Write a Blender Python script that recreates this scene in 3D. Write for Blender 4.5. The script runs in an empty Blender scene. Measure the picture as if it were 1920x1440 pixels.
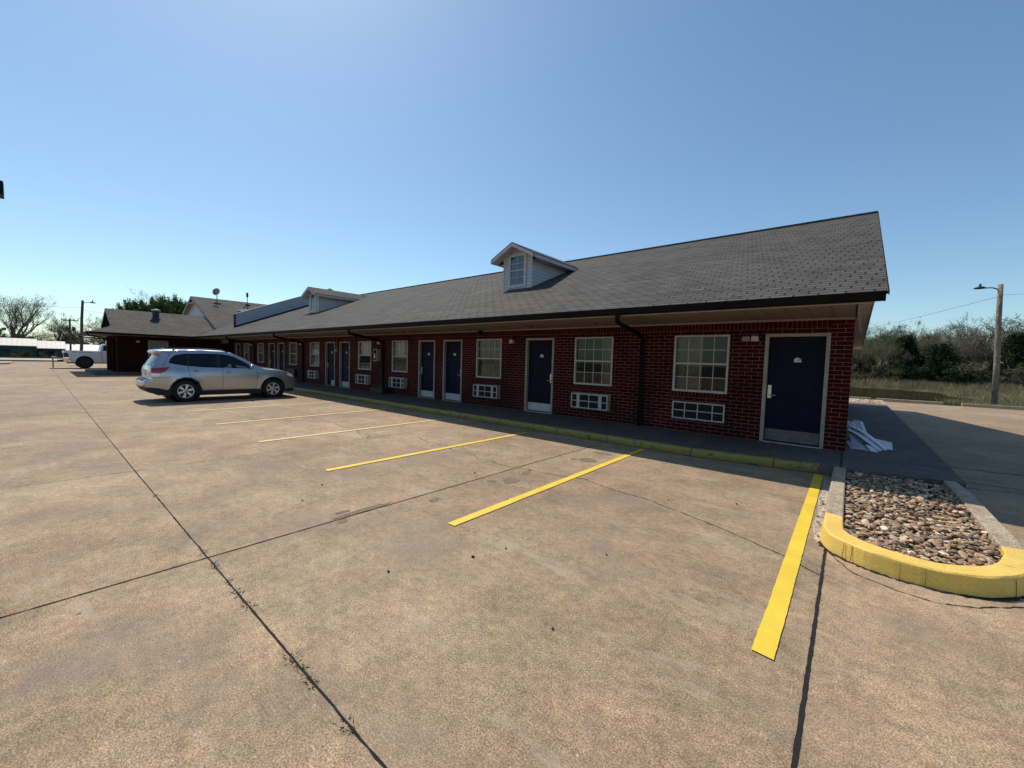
import bpy, bmesh, math, random
from mathutils import Vector, Matrix, noise
from mathutils.geometry import delaunay_2d_cdt
random.seed(7)
S = bpy.context.scene
COL = S.collection
PI = math.pi

# ------------------------------------------------------------------ camera
cam_d = bpy.data.cameras.new('camera')
cam = bpy.data.objects.new('camera', cam_d); COL.objects.link(cam)
_r = Vector((0.7645173, 0.6439865, 0.0281892)); _u = Vector((-0.0586111, 0.0258981, 0.9979449)); _f = Vector((-0.641933, 0.7645984, -0.0575443))
cam.matrix_world = Matrix(((_r.x, _u.x, -_f.x, 0), (_r.y, _u.y, -_f.y, 0), (_r.z, _u.z, -_f.z, 1.63), (0, 0, 0, 1)))
cam_d.sensor_width = 36; cam_d.lens = 14.166; cam_d.clip_start = 0.05; cam_d.clip_end = 3000
S.camera = cam
# ------------------------------------------------------------------ light
SUN = Vector((-0.66, 0.18, 1.0)).normalized()
elev = math.asin(SUN.z); azim = math.atan2(SUN.x, SUN.y)
w = bpy.data.worlds.new('World'); S.world = w; w.use_nodes = True
wn = w.node_tree.nodes; wl = w.node_tree.links
bg = wn['Background']; sky = wn.new('ShaderNodeTexSky'); sky.sky_type = 'NISHITA'
sky.sun_disc = False; sky.sun_elevation = elev; sky.sun_rotation = azim
sky.air_density = 1.0; sky.dust_density = 0.6; sky.ozone_density = 1.6; sky.altitude = 200
tint = wn.new('ShaderNodeMix'); tint.data_type = 'RGBA'; tint.blend_type = 'MULTIPLY'; tint.inputs[0].default_value = 1; tint.inputs[7].default_value = (0.82, 0.955, 0.97, 1)
wl.new(sky.outputs[0], tint.inputs[6]); wl.new(tint.outputs[2], bg.inputs[0]); bg.inputs[1].default_value = 0.138
sl = bpy.data.lights.new('sun', 'SUN'); sl.energy = 4.5; sl.angle = math.radians(0.5); sl.color = (1, 0.93, 0.83)
so = bpy.data.objects.new('sun', sl); COL.objects.link(so)
so.rotation_euler = SUN.to_track_quat('Z', 'Y').to_euler(); so.location = (-30, 10, 60)
S.view_settings.view_transform = 'Standard'; S.view_settings.look = 'None'
S.view_settings.exposure = 0.0; S.view_settings.gamma = 1.0
S.cycles.max_bounces = 6; S.cycles.transparent_max_bounces = 16

# ------------------------------------------------------------------ materials
def N(nt, t, **k):
    n = nt.nodes.new(t)
    for a, b in k.items(): setattr(n, a, b)
    return n
def ramp(nt, src, stops):
    r = N(nt, 'ShaderNodeValToRGB')
    el = r.color_ramp.elements
    while len(el) > 1: el.remove(el[-1])
    el[0].position = stops[0][0]; el[0].color = (*stops[0][1], 1)
    for p, c in stops[1:]:
        e = el.new(p); e.color = (*c, 1)
    nt.links.new(src, r.inputs[0]); return r.outputs[0]
def mat(name, col, rough=0.7, var=0.0, vscale=8, bump=0.0, bscale=60, metal=0.0, spec=0.5, coat=0.0):
    m = bpy.data.materials.new(name); m.use_nodes = True; nt = m.node_tree
    b = nt.nodes['Principled BSDF']
    b.inputs['Base Color'].default_value = (*col, 1); b.inputs['Roughness'].default_value = rough
    b.inputs['Metallic'].default_value = metal; b.inputs['Specular IOR Level'].default_value = spec
    b.inputs['Coat Weight'].default_value = coat
    g = N(nt, 'ShaderNodeNewGeometry')
    if var:
        n = N(nt, 'ShaderNodeTexNoise'); n.inputs['Scale'].default_value = vscale; n.inputs['Detail'].default_value = 6
        nt.links.new(g.outputs['Position'], n.inputs['Vector'])
        lo = tuple(c * (1 - var) for c in col); hi = tuple(min(1, c * (1 + var)) for c in col)
        nt.links.new(ramp(nt, n.outputs[0], [(0.3, lo), (0.7, hi)]), b.inputs['Base Color'])
    if bump:
        n = N(nt, 'ShaderNodeTexNoise'); n.inputs['Scale'].default_value = bscale; n.inputs['Detail'].default_value = 5
        nt.links.new(g.outputs['Position'], n.inputs['Vector'])
        bp = N(nt, 'ShaderNodeBump'); bp.inputs['Strength'].default_value = bump; bp.inputs['Distance'].default_value = 0.02
        nt.links.new(n.outputs[0], bp.inputs['Height']); nt.links.new(bp.outputs[0], b.inputs['Normal'])
    return m
def mix(nt, fac, a, b, blend='MIX'):
    x = N(nt, 'ShaderNodeMix', data_type='RGBA', blend_type=blend)
    for s, v in ((0, fac), (6, a), (7, b)):
        if hasattr(v, 'is_linked') or hasattr(v, 'links'): nt.links.new(v, x.inputs[s])
        elif isinstance(v, tuple): x.inputs[s].default_value = (*v, 1)
        else: x.inputs[s].default_value = v
    return x.outputs[2]
def math_(nt, op, a, b=None):
    x = N(nt, 'ShaderNodeMath', operation=op)
    for i, v in enumerate((a, b)):
        if v is None: continue
        if hasattr(v, 'links'): nt.links.new(v, x.inputs[i])
        else: x.inputs[i].default_value = v
    return x.outputs[0]
def noise_(nt, vec, scale, detail=5, rough=0.55):
    n = N(nt, 'ShaderNodeTexNoise'); n.inputs['Scale'].default_value = scale; n.inputs['Detail'].default_value = detail
    n.inputs['Roughness'].default_value = rough
    nt.links.new(vec, n.inputs['Vector']); return n.outputs[0]
def pattern_vec(nt, slope=0.0, rot=False):
    """u along the wall or eave, v up the wall or the slope, chosen by which way the face looks"""
    g = N(nt, 'ShaderNodeNewGeometry')
    sp = N(nt, 'ShaderNodeSeparateXYZ'); nt.links.new(g.outputs['Position'], sp.inputs[0])
    sn = N(nt, 'ShaderNodeSeparateXYZ'); nt.links.new(g.outputs['True Normal'], sn.inputs[0])
    ax = math_(nt, 'ABSOLUTE', sn.outputs[0]); ay = math_(nt, 'ABSOLUTE', sn.outputs[1])
    fx = math_(nt, 'GREATER_THAN', ax, ay)
    u = N(nt, 'ShaderNodeMix', data_type='FLOAT'); nt.links.new(fx, u.inputs[0]); nt.links.new(sp.outputs[0], u.inputs[2]); nt.links.new(sp.outputs[1], u.inputs[3])
    if slope:
        v = math_(nt, 'MULTIPLY', sp.outputs[2], 1 / math.sin(math.atan(slope)))
    else: v = sp.outputs[2]
    c = N(nt, 'ShaderNodeCombineXYZ')
    if rot: nt.links.new(v, c.inputs[0]); nt.links.new(u.outputs[0], c.inputs[1])
    else: nt.links.new(u.outputs[0], c.inputs[0]); nt.links.new(v, c.inputs[1])
    return c.outputs[0], g.outputs['Position']
def brick_mat(name, c1, c2, mortar, bw, rh, ms, rot=False, slope=0.0, offset=0.5, rough=0.85, bump=0.4, mott=None, vo=0.0):
    m = bpy.data.materials.new(name); m.use_nodes = True; nt = m.node_tree; b = nt.nodes['Principled BSDF']
    vec, pos = pattern_vec(nt, slope, rot)
    if vo:
        mp = N(nt, 'ShaderNodeVectorMath', operation='ADD'); mp.inputs[1].default_value = (0, vo, 0)
        nt.links.new(vec, mp.inputs[0]); vec = mp.outputs[0]
    if slope:
        s_ = N(nt, 'ShaderNodeSeparateXYZ'); nt.links.new(vec, s_.inputs[0]); rowi = math_(nt, 'FLOOR', math_(nt, 'DIVIDE', s_.outputs[1], rh))
        c_2 = N(nt, 'ShaderNodeCombineXYZ'); nt.links.new(math_(nt, 'ADD', s_.outputs[0], math_(nt, 'MULTIPLY', rowi, 0.127)), c_2.inputs[0]); nt.links.new(s_.outputs[1], c_2.inputs[1]); vec = c_2.outputs[0]; offset = 0.0
    t = N(nt, 'ShaderNodeTexBrick'); t.offset = offset; t.squash = 1.0
    t.inputs['Scale'].default_value = 1; t.inputs['Brick Width'].default_value = bw; t.inputs['Row Height'].default_value = rh
    t.inputs['Mortar Size'].default_value = ms; t.inputs['Mortar Smooth'].default_value = 0.15
    t.inputs['Color1'].default_value = (*c1, 1); t.inputs['Color2'].default_value = (*c2, 1); t.inputs['Mortar'].default_value = (*mortar, 1)
    nt.links.new(vec, t.inputs['Vector'])
    n = noise_(nt, pos, 1.3, 6); n2 = noise_(nt, pos, 45, 3)
    lo, hi = mott or (0.75, 1.2)
    c = mix(nt, 1.0, t.outputs[0], ramp(nt, n, [(0.3, (lo,) * 3), (0.7, (hi,) * 3)]), 'MULTIPLY')
    c = mix(nt, 1.0, c, ramp(nt, n2, [(0.25, (0.75,) * 3), (0.75, (1.25,) * 3)]), 'MULTIPLY')
    nt.links.new(c, b.inputs['Base Color']); b.inputs['Roughness'].default_value = rough; b.inputs['Specular IOR Level'].default_value = 0.15
    h = math_(nt, 'SUBTRACT', 1.0, t.outputs[1]); h = math_(nt, 'ADD', h, math_(nt, 'MULTIPLY', n2, 0.4))
    bp = N(nt, 'ShaderNodeBump'); bp.inputs['Strength'].default_value = bump; bp.inputs['Distance'].default_value = 0.006
    nt.links.new(h, bp.inputs['Height']); nt.links.new(bp.outputs[0], b.inputs['Normal'])
    return m, nt, b, t, vec, pos, c
M = {}
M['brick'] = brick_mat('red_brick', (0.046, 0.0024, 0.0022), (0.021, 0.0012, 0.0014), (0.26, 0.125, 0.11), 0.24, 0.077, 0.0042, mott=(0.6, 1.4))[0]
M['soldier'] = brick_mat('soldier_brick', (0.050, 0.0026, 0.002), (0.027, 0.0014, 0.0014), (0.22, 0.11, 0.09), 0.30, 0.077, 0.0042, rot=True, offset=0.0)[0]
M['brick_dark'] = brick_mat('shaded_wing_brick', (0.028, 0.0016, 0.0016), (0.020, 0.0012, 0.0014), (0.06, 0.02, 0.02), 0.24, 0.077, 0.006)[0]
# shingles: three-tab courses, light and dark tabs, brown stains
def shingle(name):
    sm, nt, b, t, vec, pos, c = brick_mat(name, (0.094, 0.086, 0.074), (0.068, 0.063, 0.056), (0.004, 0.004, 0.004), 0.305, 0.143, 0.013, slope=0.4167, bump=1.0, mott=(0.82, 1.15))  # dark lines: tab cutouts, plus course shadow lines put into the colour
    sp = N(nt, 'ShaderNodeSeparateXYZ'); nt.links.new(vec, sp.inputs[0])
    fr = math_(nt, 'FRACT', math_(nt, 'DIVIDE', sp.outputs[1], 0.143))
    bp = [n for n in nt.nodes if n.type == 'BUMP'][0]
    h = math_(nt, 'SUBTRACT', math_(nt, 'MULTIPLY', t.outputs[1], -1.2), fr)
    nt.links.new(h, bp.inputs['Height']); bp.inputs['Distance'].default_value = 0.01; bp.inputs['Strength'].default_value = 0.7
    # course-by-course tone
    cc_ = N(nt, 'ShaderNodeCombineXYZ'); nt.links.new(math_(nt, 'MULTIPLY', sp.outputs[0], 0.35), cc_.inputs[0]); nt.links.new(math_(nt, 'MULTIPLY', math_(nt, 'FLOOR', math_(nt, 'DIVIDE', sp.outputs[1], 0.143)), 3.7), cc_.inputs[1])
    rw = noise_(nt, cc_.outputs[0], 1.0, 4, 0.7)
    c = mix(nt, 1.0, c, ramp(nt, rw, [(0.3, (0.66,) * 3), (0.5, (1, 1, 1)), (0.7, (1.4, 1.37, 1.32))]), 'MULTIPLY')
    # stains: soft reddish and pale patches running down the slope
    mp = N(nt, 'ShaderNodeMapping'); mp.inputs['Scale'].default_value = (0.5, 0.22, 0.22); nt.links.new(pos, mp.inputs[0])
    st = noise_(nt, mp.outputs[0], 2.2, 6, 0.6)
    c = mix(nt, ramp(nt, st, [(0.60, (0, 0, 0)), (0.74, (0.55,) * 3)]), c, (0.10, 0.055, 0.048))
    st2 = noise_(nt, mp.outputs[0], 5.1, 6, 0.65)
    c = mix(nt, ramp(nt, st2, [(0.45, (0, 0, 0)), (0.8, (0.5,) * 3)]), c, (0.125, 0.115, 0.10))
    nt.links.new(c, b.inputs['Base Color'])
    return sm
M['shingle'] = shingle('shingles')
def siding(name, col, pitch=0.115):
    m = mat(name, col, 0.55); nt = m.node_tree; b = nt.nodes['Principled BSDF']
    vec, pos = pattern_vec(nt); sp = N(nt, 'ShaderNodeSeparateXYZ'); nt.links.new(vec, sp.inputs[0])
    fr = math_(nt, 'FRACT', math_(nt, 'DIVIDE', sp.outputs[1], pitch))
    n = noise_(nt, pos, 3, 6)
    base = ramp(nt, n, [(0.3, tuple(c * 0.86 for c in col)), (0.7, col)])
    ln = ramp(nt, fr, [(0.0, (0.30,) * 3), (0.06, (0.35,) * 3), (0.12, (1, 1, 1)), (1.0, (1, 1, 1))])
    nt.links.new(mix(nt, 1.0, base, ln, 'MULTIPLY'), b.inputs['Base Color'])
    bp = N(nt, 'ShaderNodeBump'); bp.inputs['Distance'].default_value = 0.015; bp.inputs['Strength'].default_value = 0.8
    nt.links.new(math_(nt, 'SUBTRACT', 1.0, fr), bp.inputs['Height']); nt.links.new(bp.outputs[0], b.inputs['Normal'])
    return m
M['siding'] = siding('white_siding', (0.52, 0.52, 0.54))
M['siding_grey'] = siding('grey_siding', (0.40, 0.42, 0.48), 0.16)
def panel_mat(name, col, pitch, axis):
    m = mat(name, col, 0.6, 0.15, 2); nt = m.node_tree; b = nt.nodes['Principled BSDF']
    g = N(nt, 'ShaderNodeNewGeometry'); sp = N(nt, 'ShaderNodeSeparateXYZ'); nt.links.new(g.outputs['Position'], sp.inputs[0])
    fr = math_(nt, 'FRACT', math_(nt, 'DIVIDE', sp.outputs[axis], pitch))
    n = noise_(nt, g.outputs['Position'], 2.5, 6)
    base = ramp(nt, n, [(0.3, tuple(c * 0.75 for c in col)), (0.7, col)])
    ln = ramp(nt, fr, [(0.0, (0.45,) * 3), (0.05, (0.45,) * 3), (0.08, (1, 1, 1)), (1.0, (1, 1, 1))])
    nt.links.new(mix(nt, 1.0, base, ln, 'MULTIPLY'), b.inputs['Base Color'])
    return m
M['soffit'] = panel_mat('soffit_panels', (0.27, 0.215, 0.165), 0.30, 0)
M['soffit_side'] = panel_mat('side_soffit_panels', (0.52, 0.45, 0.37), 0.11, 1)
M['trim'] = mat('cream_trim', (0.30, 0.265, 0.23), 0.6, 0.15, 5)
M['white_trim'] = mat('white_trim', (0.46, 0.45, 0.45), 0.5, 0.12, 6)
M['frame'] = mat('window_vinyl', (0.42, 0.40, 0.37), 0.45, 0.1, 6)
M['grille'] = mat('white_plastic', (0.42, 0.40, 0.385), 0.45, 0.1, 12)
M['gutter'] = mat('dark_gutter', (0.004, 0.0035, 0.0035), 0.6, 0.3, 5, spec=0.12)
M['door'] = mat('navy_door', (0.0014, 0.0030, 0.019), 0.55, 0.25, 3, spec=0.15)
M['kick'] = mat('brushed_kick', (0.12, 0.11, 0.10), 0.6, 0.25, 9)
M['steel'] = mat('satin_steel', (0.55, 0.52, 0.47), 0.3, metal=0.8)
M['black'] = mat('black_plastic', (0.012, 0.012, 0.013), 0.5)
M['dark'] = mat('dark_interior', (0.008, 0.008, 0.007), 0.9)
M['beige'] = mat('beige_box', (0.32, 0.26, 0.20), 0.6, 0.2, 8)
M['curtain'] = mat('curtain_cloth', (0.24, 0.215, 0.14), 0.95, 0.15, 12)
M['curtain_pale'] = mat('sheer_cloth', (0.42, 0.43, 0.41), 0.95, 0.08, 12)
M['plate'] = mat('number_plate', (0.7, 0.68, 0.66), 0.4)
# glass: a tinted see-through pane with mirror reflection
def glass(name, tint, refl=0.12):
    m = bpy.data.materials.new(name); m.use_nodes = True; nt = m.node_tree; nt.nodes.clear()
    o = N(nt, 'ShaderNodeOutputMaterial'); tr = N(nt, 'ShaderNodeBsdfTransparent'); tr.inputs[0].default_value = (*tint, 1)
    gl = N(nt, 'ShaderNodeBsdfGlossy'); gl.inputs['Roughness'].default_value = 0.02
    n = N(nt, 'ShaderNodeTexNoise'); n.inputs['Scale'].default_value = 1.5; g = N(nt, 'ShaderNodeNewGeometry')
    nt.links.new(g.outputs['Position'], n.inputs['Vector'])
    bp = N(nt, 'ShaderNodeBump'); bp.inputs['Strength'].default_value = 0.1; bp.inputs['Distance'].default_value = 0.02
    nt.links.new(n.outputs[0], bp.inputs['Height']); nt.links.new(bp.outputs[0], gl.inputs['Normal'])
    fr = N(nt, 'ShaderNodeFresnel'); fr.inputs[0].default_value = 1.5
    f = math_(nt, 'ADD', fr.outputs[0], refl)
    mx = N(nt, 'ShaderNodeMixShader'); nt.links.new(f, mx.inputs[0]); nt.links.new(tr.outputs[0], mx.inputs[1]); nt.links.new(gl.outputs[0], mx.inputs[2])
    nt.links.new(mx.outputs[0], o.inputs[0]); return m
M['glass'] = glass('window_glass', (0.85, 0.88, 0.85), 0.0)
M['car_glass'] = glass('tinted_glass', (0.05, 0.06, 0.07), 0.02)
M['car_glass_clear'] = glass('clear_car_glass', (0.45, 0.52, 0.50), 0.03)

# concrete of the lot
def concrete(name, cols, dark=1.0, big=0.35, lines=True, stain=True):
    m = bpy.data.materials.new(name); m.use_nodes = True; nt = m.node_tree; b = nt.nodes['Principled BSDF']
    g = N(nt, 'ShaderNodeNewGeometry'); pos = g.outputs['Position']
    n1 = noise_(nt, pos, big, 8, 0.62); n2 = noise_(nt, pos, big * 6, 10, 0.8); n6 = noise_(nt, pos, 16, 8, 0.8); n3 = noise_(nt, pos, 105, 4, 0.75); n4 = noise_(nt, pos, 260, 2)
    c = ramp(nt, n1, [(0.30, cols[0]), (0.5, cols[1]), (0.68, cols[2])])
    c2 = ramp(nt, n2, [(0.34, (0.68, 0.69, 0.70)), (0.5, (1, 1, 1)), (0.66, (1.28, 1.25, 1.20))])
    c = mix(nt, 1.0, c, c2, 'MULTIPLY')
    c = mix(nt, 1.0, c, ramp(nt, n6, [(0.36, (0.72,) * 3), (0.5, (1, 1, 1)), (0.64, (1.25,) * 3)]), 'MULTIPLY')
    c = mix(nt, 1.0, c, ramp(nt, n3, [(0.36, (0.45,) * 3), (0.5, (1, 1, 1)), (0.64, (1.65,) * 3)]), 'MULTIPLY')
    c = mix(nt, 1.0, c, ramp(nt, n4, [(0.35, (0.55,) * 3), (0.65, (1.45,) * 3)]), 'MULTIPLY')
    n5 = noise_(nt, pos, big * 2.2, 6, 0.6)
    c = mix(nt, ramp(nt, n5, [(0.42, (0, 0, 0)), (0.60, (0.7,) * 3)]), c, mix(nt, 1.0, c, (0.99, 0.86, 0.87), 'MULTIPLY'))
    if stain:
        sx_ = N(nt, 'ShaderNodeSeparateXYZ'); nt.links.new(pos, sx_.inputs[0]); cb = N(nt, 'ShaderNodeCombineXYZ')
        nt.links.new(math_(nt, 'FLOOR', math_(nt, 'DIVIDE', math_(nt, 'ADD', sx_.outputs[0], .087), 3.62)), cb.inputs[0])
        nt.links.new(math_(nt, 'FLOOR', math_(nt, 'DIVIDE', math_(nt, 'ADD', sx_.outputs[1], -.86), 7.2)), cb.inputs[1])
        wn_ = N(nt, 'ShaderNodeTexWhiteNoise', noise_dimensions='2D'); nt.links.new(cb.outputs[0], wn_.inputs[0])
        c = mix(nt, 1.0, c, ramp(nt, wn_.outputs[0], [(0, (.90, .91, .93)), (1, (1.09, 1.06, 1.03))]), 'MULTIPLY')
        mp = N(nt, 'ShaderNodeMapping'); mp.inputs['Rotation'].default_value = (0, 0, 0.9); mp.inputs['Scale'].default_value = (0.9, 3.2, 1); nt.links.new(pos, mp.inputs[0])
        s = noise_(nt, mp.outputs[0], 1.1, 9, 0.75)      # pale scuffed streaks
        c = mix(nt, ramp(nt, s, [(0.55, (0, 0, 0)), (0.70, (0.6,) * 3)]), c, (0.46, 0.38, 0.29))
        s2 = noise_(nt, pos, 0.8, 7, 0.6)                # dull grey patches
        c = mix(nt, ramp(nt, s2, [(0.50, (0, 0, 0)), (0.68, (0.6,) * 3)]), c, (0.20, 0.175, 0.13))
        v = N(nt, 'ShaderNodeTexVoronoi'); v.inputs['Scale'].default_value = 1.7; nt.links.new(pos, v.inputs['Vector'])
        c = mix(nt, ramp(nt, v.outputs['Distance'], [(0.0, (0.8,) * 3), (0.018, (0.75,) * 3), (0.03, (0, 0, 0))]), c, (0.06, 0.05, 0.045))
        v2 = N(nt, 'ShaderNodeTexVoronoi'); v2.inputs['Scale'].default_value = 5.5; nt.links.new(pos, v2.inputs['Vector'])
        c = mix(nt, ramp(nt, v2.outputs['Distance'], [(0.0, (0.8,) * 3), (0.03, (0.6,) * 3), (0.05, (0, 0, 0))]), c, (0.55, 0.50, 0.44))
    nt.links.new(c, b.inputs['Base Color']); b.inputs['Roughness'].default_value = 0.85; b.inputs['Specular IOR Level'].default_value = 0.35
    h = math_(nt, 'ADD', math_(nt, 'MULTIPLY', n3, 0.6), math_(nt, 'ADD', math_(nt, 'MULTIPLY', n4, 0.3), math_(nt, 'MULTIPLY', n2, 2.0)))
    bp = N(nt, 'ShaderNodeBump'); bp.inputs['Strength'].default_value = 0.35; bp.inputs['Distance'].default_value = 0.012
    nt.links.new(h, bp.inputs['Height']); nt.links.new(bp.outputs[0], b.inputs['Normal'])
    return m
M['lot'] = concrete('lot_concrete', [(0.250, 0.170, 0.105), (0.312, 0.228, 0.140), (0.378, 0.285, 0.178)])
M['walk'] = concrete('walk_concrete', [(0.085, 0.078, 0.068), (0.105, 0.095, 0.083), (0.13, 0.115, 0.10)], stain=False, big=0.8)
M['kerb'] = concrete('kerb_concrete', [(0.33, 0.27, 0.19), (0.38, 0.31, 0.22), (0.42, 0.35, 0.26)], stain=False, big=1.5)
M['road'] = concrete('road_concrete', [(0.38, 0.33, 0.28), (0.44, 0.39, 0.33), (0.5, 0.44, 0.38)], stain=False, big=0.1)
M['joint'] = mat('joint_dirt', (0.009, 0.008, 0.006), 0.95, 0.4, 20, 0.5, 80)
def paint(name, col, under, wear, scale=14):
    m = mat(name, col, 0.6); nt = m.node_tree; b = nt.nodes['Principled BSDF']
    g = N(nt, 'ShaderNodeNewGeometry'); p = g.outputs['Position']
    n = noise_(nt, p, scale, 9, 0.75); n2 = noise_(nt, p, 120, 3); n3 = noise_(nt, p, 3, 5)
    base = mix(nt, 1.0, ramp(nt, n3, [(0.3, tuple(c * .82 for c in col)), (0.7, col)]), ramp(nt, n2, [(0.3, (0.8,) * 3), (0.7, (1.15,) * 3)]), 'MULTIPLY')
    nt.links.new(mix(nt, ramp(nt, n, [(wear, (0, 0, 0)), (wear + 0.04, (1, 1, 1))]), base, under), b.inputs['Base Color'])
    bp = N(nt, 'ShaderNodeBump'); bp.inputs['Strength'].default_value = 0.3; bp.inputs['Distance'].default_value = 0.01
    nt.links.new(n2, bp.inputs['Height']); nt.links.new(bp.outputs[0], b.inputs['Normal'])
    return m
M['yellow'] = paint('yellow_line_paint', (0.84, 0.59, 0.045), (0.33, 0.24, 0.14), 0.64, 22)
M['yellow_pale'] = paint('faded_yellow_paint', (0.78, 0.62, 0.22), (0.38, 0.28, 0.18), 0.66, 18)
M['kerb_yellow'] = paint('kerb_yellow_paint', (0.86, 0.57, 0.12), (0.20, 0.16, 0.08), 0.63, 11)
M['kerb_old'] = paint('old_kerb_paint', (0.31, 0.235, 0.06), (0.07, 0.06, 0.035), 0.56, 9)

# ------------------------------------------------------------------ mesh builder
ROOT = {}
class MB:
    def __init__(s): s.v = []; s.f = []; s.m = []; s.smooth = []
    def add(s, vs, fs, mi=0, sm=False):
        o = len(s.v); s.v += [tuple(p) for p in vs]
        for f in fs: s.f.append(tuple(i + o for i in f)); s.m.append(mi); s.smooth.append(sm)
        return s
    def box(s, x0, y0, z0, x1, y1, z1, mi=0):
        vs = [(x, y, z) for z in (z0, z1) for y in (y0, y1) for x in (x0, x1)]
        return s.add(vs, [(0, 2, 3, 1), (4, 5, 7, 6), (0, 1, 5, 4), (2, 6, 7, 3), (0, 4, 6, 2), (1, 3, 7, 5)], mi)
    def quad(s, *p, mi=0): return s.add(p, [tuple(range(len(p)))], mi)
    def prism(s, pts, d, mi=0):
        """polygon pts (3d) extruded along vector d"""
        n = len(pts); d = Vector(d); a = [Vector(p) for p in pts]; b = [p + d for p in a]
        fs = [tuple(range(n))[::-1], tuple(range(n, 2 * n))] + [(i, (i + 1) % n, n + (i + 1) % n, n + i) for i in range(n)]
        return s.add(a + b, fs, mi)
    def tube(s, pts, r, seg=8, mi=0, cap=True, sm=True):
        pts = [Vector(p) for p in pts]; rs = r if isinstance(r, (list, tuple)) else [r] * len(pts)
        vs = []; prev = None
        for i, p in enumerate(pts):
            t = (pts[min(i + 1, len(pts) - 1)] - pts[max(i - 1, 0)]).normalized()
            ref = prev if prev is not None else (Vector((0, 0, 1)) if abs(t.z) < 0.9 else Vector((1, 0, 0)))
            a = t.cross(ref)
            if a.length < 1e-4: a = t.cross(Vector((0.3, 1, 0.1)))
            a.normalize(); b = t.cross(a); prev = -b if False else ref
            for k in range(seg):
                an = 2 * PI * k / seg; vs.append(p + (a * math.cos(an) + b * math.sin(an)) * rs[i])
        fs = [(i * seg + k, i * seg + (k + 1) % seg, (i + 1) * seg + (k + 1) % seg, (i + 1) * seg + k) for i in range(len(pts) - 1) for k in range(seg)]
        o = len(s.v); s.add(vs, fs, mi, sm)
        if cap:
            s.add([], []); s.f.append(tuple(o + k for k in range(seg))[::-1]); s.m.append(mi); s.smooth.append(False)
            q = o + (len(pts) - 1) * seg; s.f.append(tuple(q + k for k in range(seg))); s.m.append(mi); s.smooth.append(False)
        return s
    def lathe(s, c, axis, prof, seg=24, mi=0, sm=True):
        """prof: (r, h) pairs around axis 'x','y','z' through c"""
        c = Vector(c); vs = []
        for r, h in prof:
            for k in range(seg):
                a = 2 * PI * k / seg; u, v = r * math.cos(a), r * math.sin(a)
                vs.append(c + {'x': Vector((h, u, v)), 'y': Vector((v, h, u)), 'z': Vector((u, v, h))}[axis])
        fs = [(i * seg + k, i * seg + (k + 1) % seg, (i + 1) * seg + (k + 1) % seg, (i + 1) * seg + k) for i in range(len(prof) - 1) for k in range(seg)]
        return s.add(vs, fs, mi, sm)
    def build(s, name, mats, parent=None, bevel=0.0):
        me = bpy.data.meshes.new(name); off = ROOT.get(parent.name if parent else None, Vector((0, 0, 0)))
        me.from_pydata([tuple(Vector(v) - off) for v in s.v], [], s.f)
        if not isinstance(mats, (list, tuple)): mats = [mats]
        for m in mats: me.materials.append(M[m] if isinstance(m, str) else m)
        me.polygons.foreach_set('material_index', s.m); me.polygons.foreach_set('use_smooth', s.smooth)
        me.update(); o = bpy.data.objects.new(name, me); COL.objects.link(o)
        if parent: o.parent = parent
        ROOT[o.name] = off
        if bevel:
            b = o.modifiers.new('b', 'BEVEL'); b.width = bevel; b.segments = 2; b.limit_method = 'ANGLE'
        return o
def tag(o, label=None, cat=None, group=None, kind=None):
    if label: o['label'] = label
    if cat: o['category'] = cat
    if group: o['group'] = group
    if kind: o['kind'] = kind
    return o
def thing(name, loc, label, cat, group=None):
    o = bpy.data.objects.new(name, None); COL.objects.link(o); o.location = loc; o.empty_display_size = 0.3
    ROOT[o.name] = Vector(loc); return tag(o, label, cat, group)
def struct(o, kind='structure'): o['kind'] = kind; return o
def fixnorm(o):
    bm = bmesh.new(); bm.from_mesh(o.data); bmesh.ops.recalc_face_normals(bm, faces=bm.faces); bm.to_mesh(o.data); bm.free(); return o
def dup(root, loc, rz=0.0, sc=1.0, label=None, group=None, lean=(0, 0)):
    r = root.copy(); COL.objects.link(r); r.location = loc; r.rotation_euler = (lean[0], lean[1], rz); r.scale = (sc, sc, sc) if not isinstance(sc, tuple) else sc
    if label: r['label'] = label
    if group: r['group'] = group
    for ch in list(root.children):
        c = ch.copy(); COL.objects.link(c); c.parent = r
        for g in ch.children:
            d = g.copy(); COL.objects.link(d); d.parent = c
    return r

# ================================================================== SETTING
def pond_h(x, y):
    # ground height: flat, with a pond hollow behind the rear kerb
    d = (abs((x + 14) / 21.5) ** 4 + abs((y - 44.5) / 13.4) ** 4) ** .25
    h = -0.03
    if d < 1: h -= 1.1 * min(1, (1 - d) * 3.0)
    if y > 31 and x > 5: h += 0.25 * noise.noise(Vector((x * 0.3, y * 0.3, 0)))
    if y > 56: h += min(1.5, (y - 56) * 0.03) + 0.2 * noise.noise(Vector((x * 0.2, y * 0.2, 3)))
    return h
M['soil'] = mat('grassy_soil', (0.065, 0.062, 0.032), 0.95, 0.45, 1.2, 0.6, 30)
def grid(name, xs, ys, fn, m):
    mb = MB(); nx, ny = len(xs), len(ys)
    mb.add([(x, y, fn(x, y)) for y in ys for x in xs], [(j * nx + i, j * nx + i + 1, (j + 1) * nx + i + 1, (j + 1) * nx + i) for j in range(ny - 1) for i in range(nx - 1)], 0, True)
    return struct(mb.build(name, m))
xs = [-700, -400, -250, -150, -110] + [-90 + i * 1.5 for i in range(100)] + [70, 100, 200, 400, 700]
ys = [-600, -300, -120, -60, -30, 0, 15, 25] + [29 + i * 1.2 for i in range(50)] + [95, 110, 150, 250, 500, 900]
grid('ground', xs, ys, pond_h, 'soil')
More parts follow.
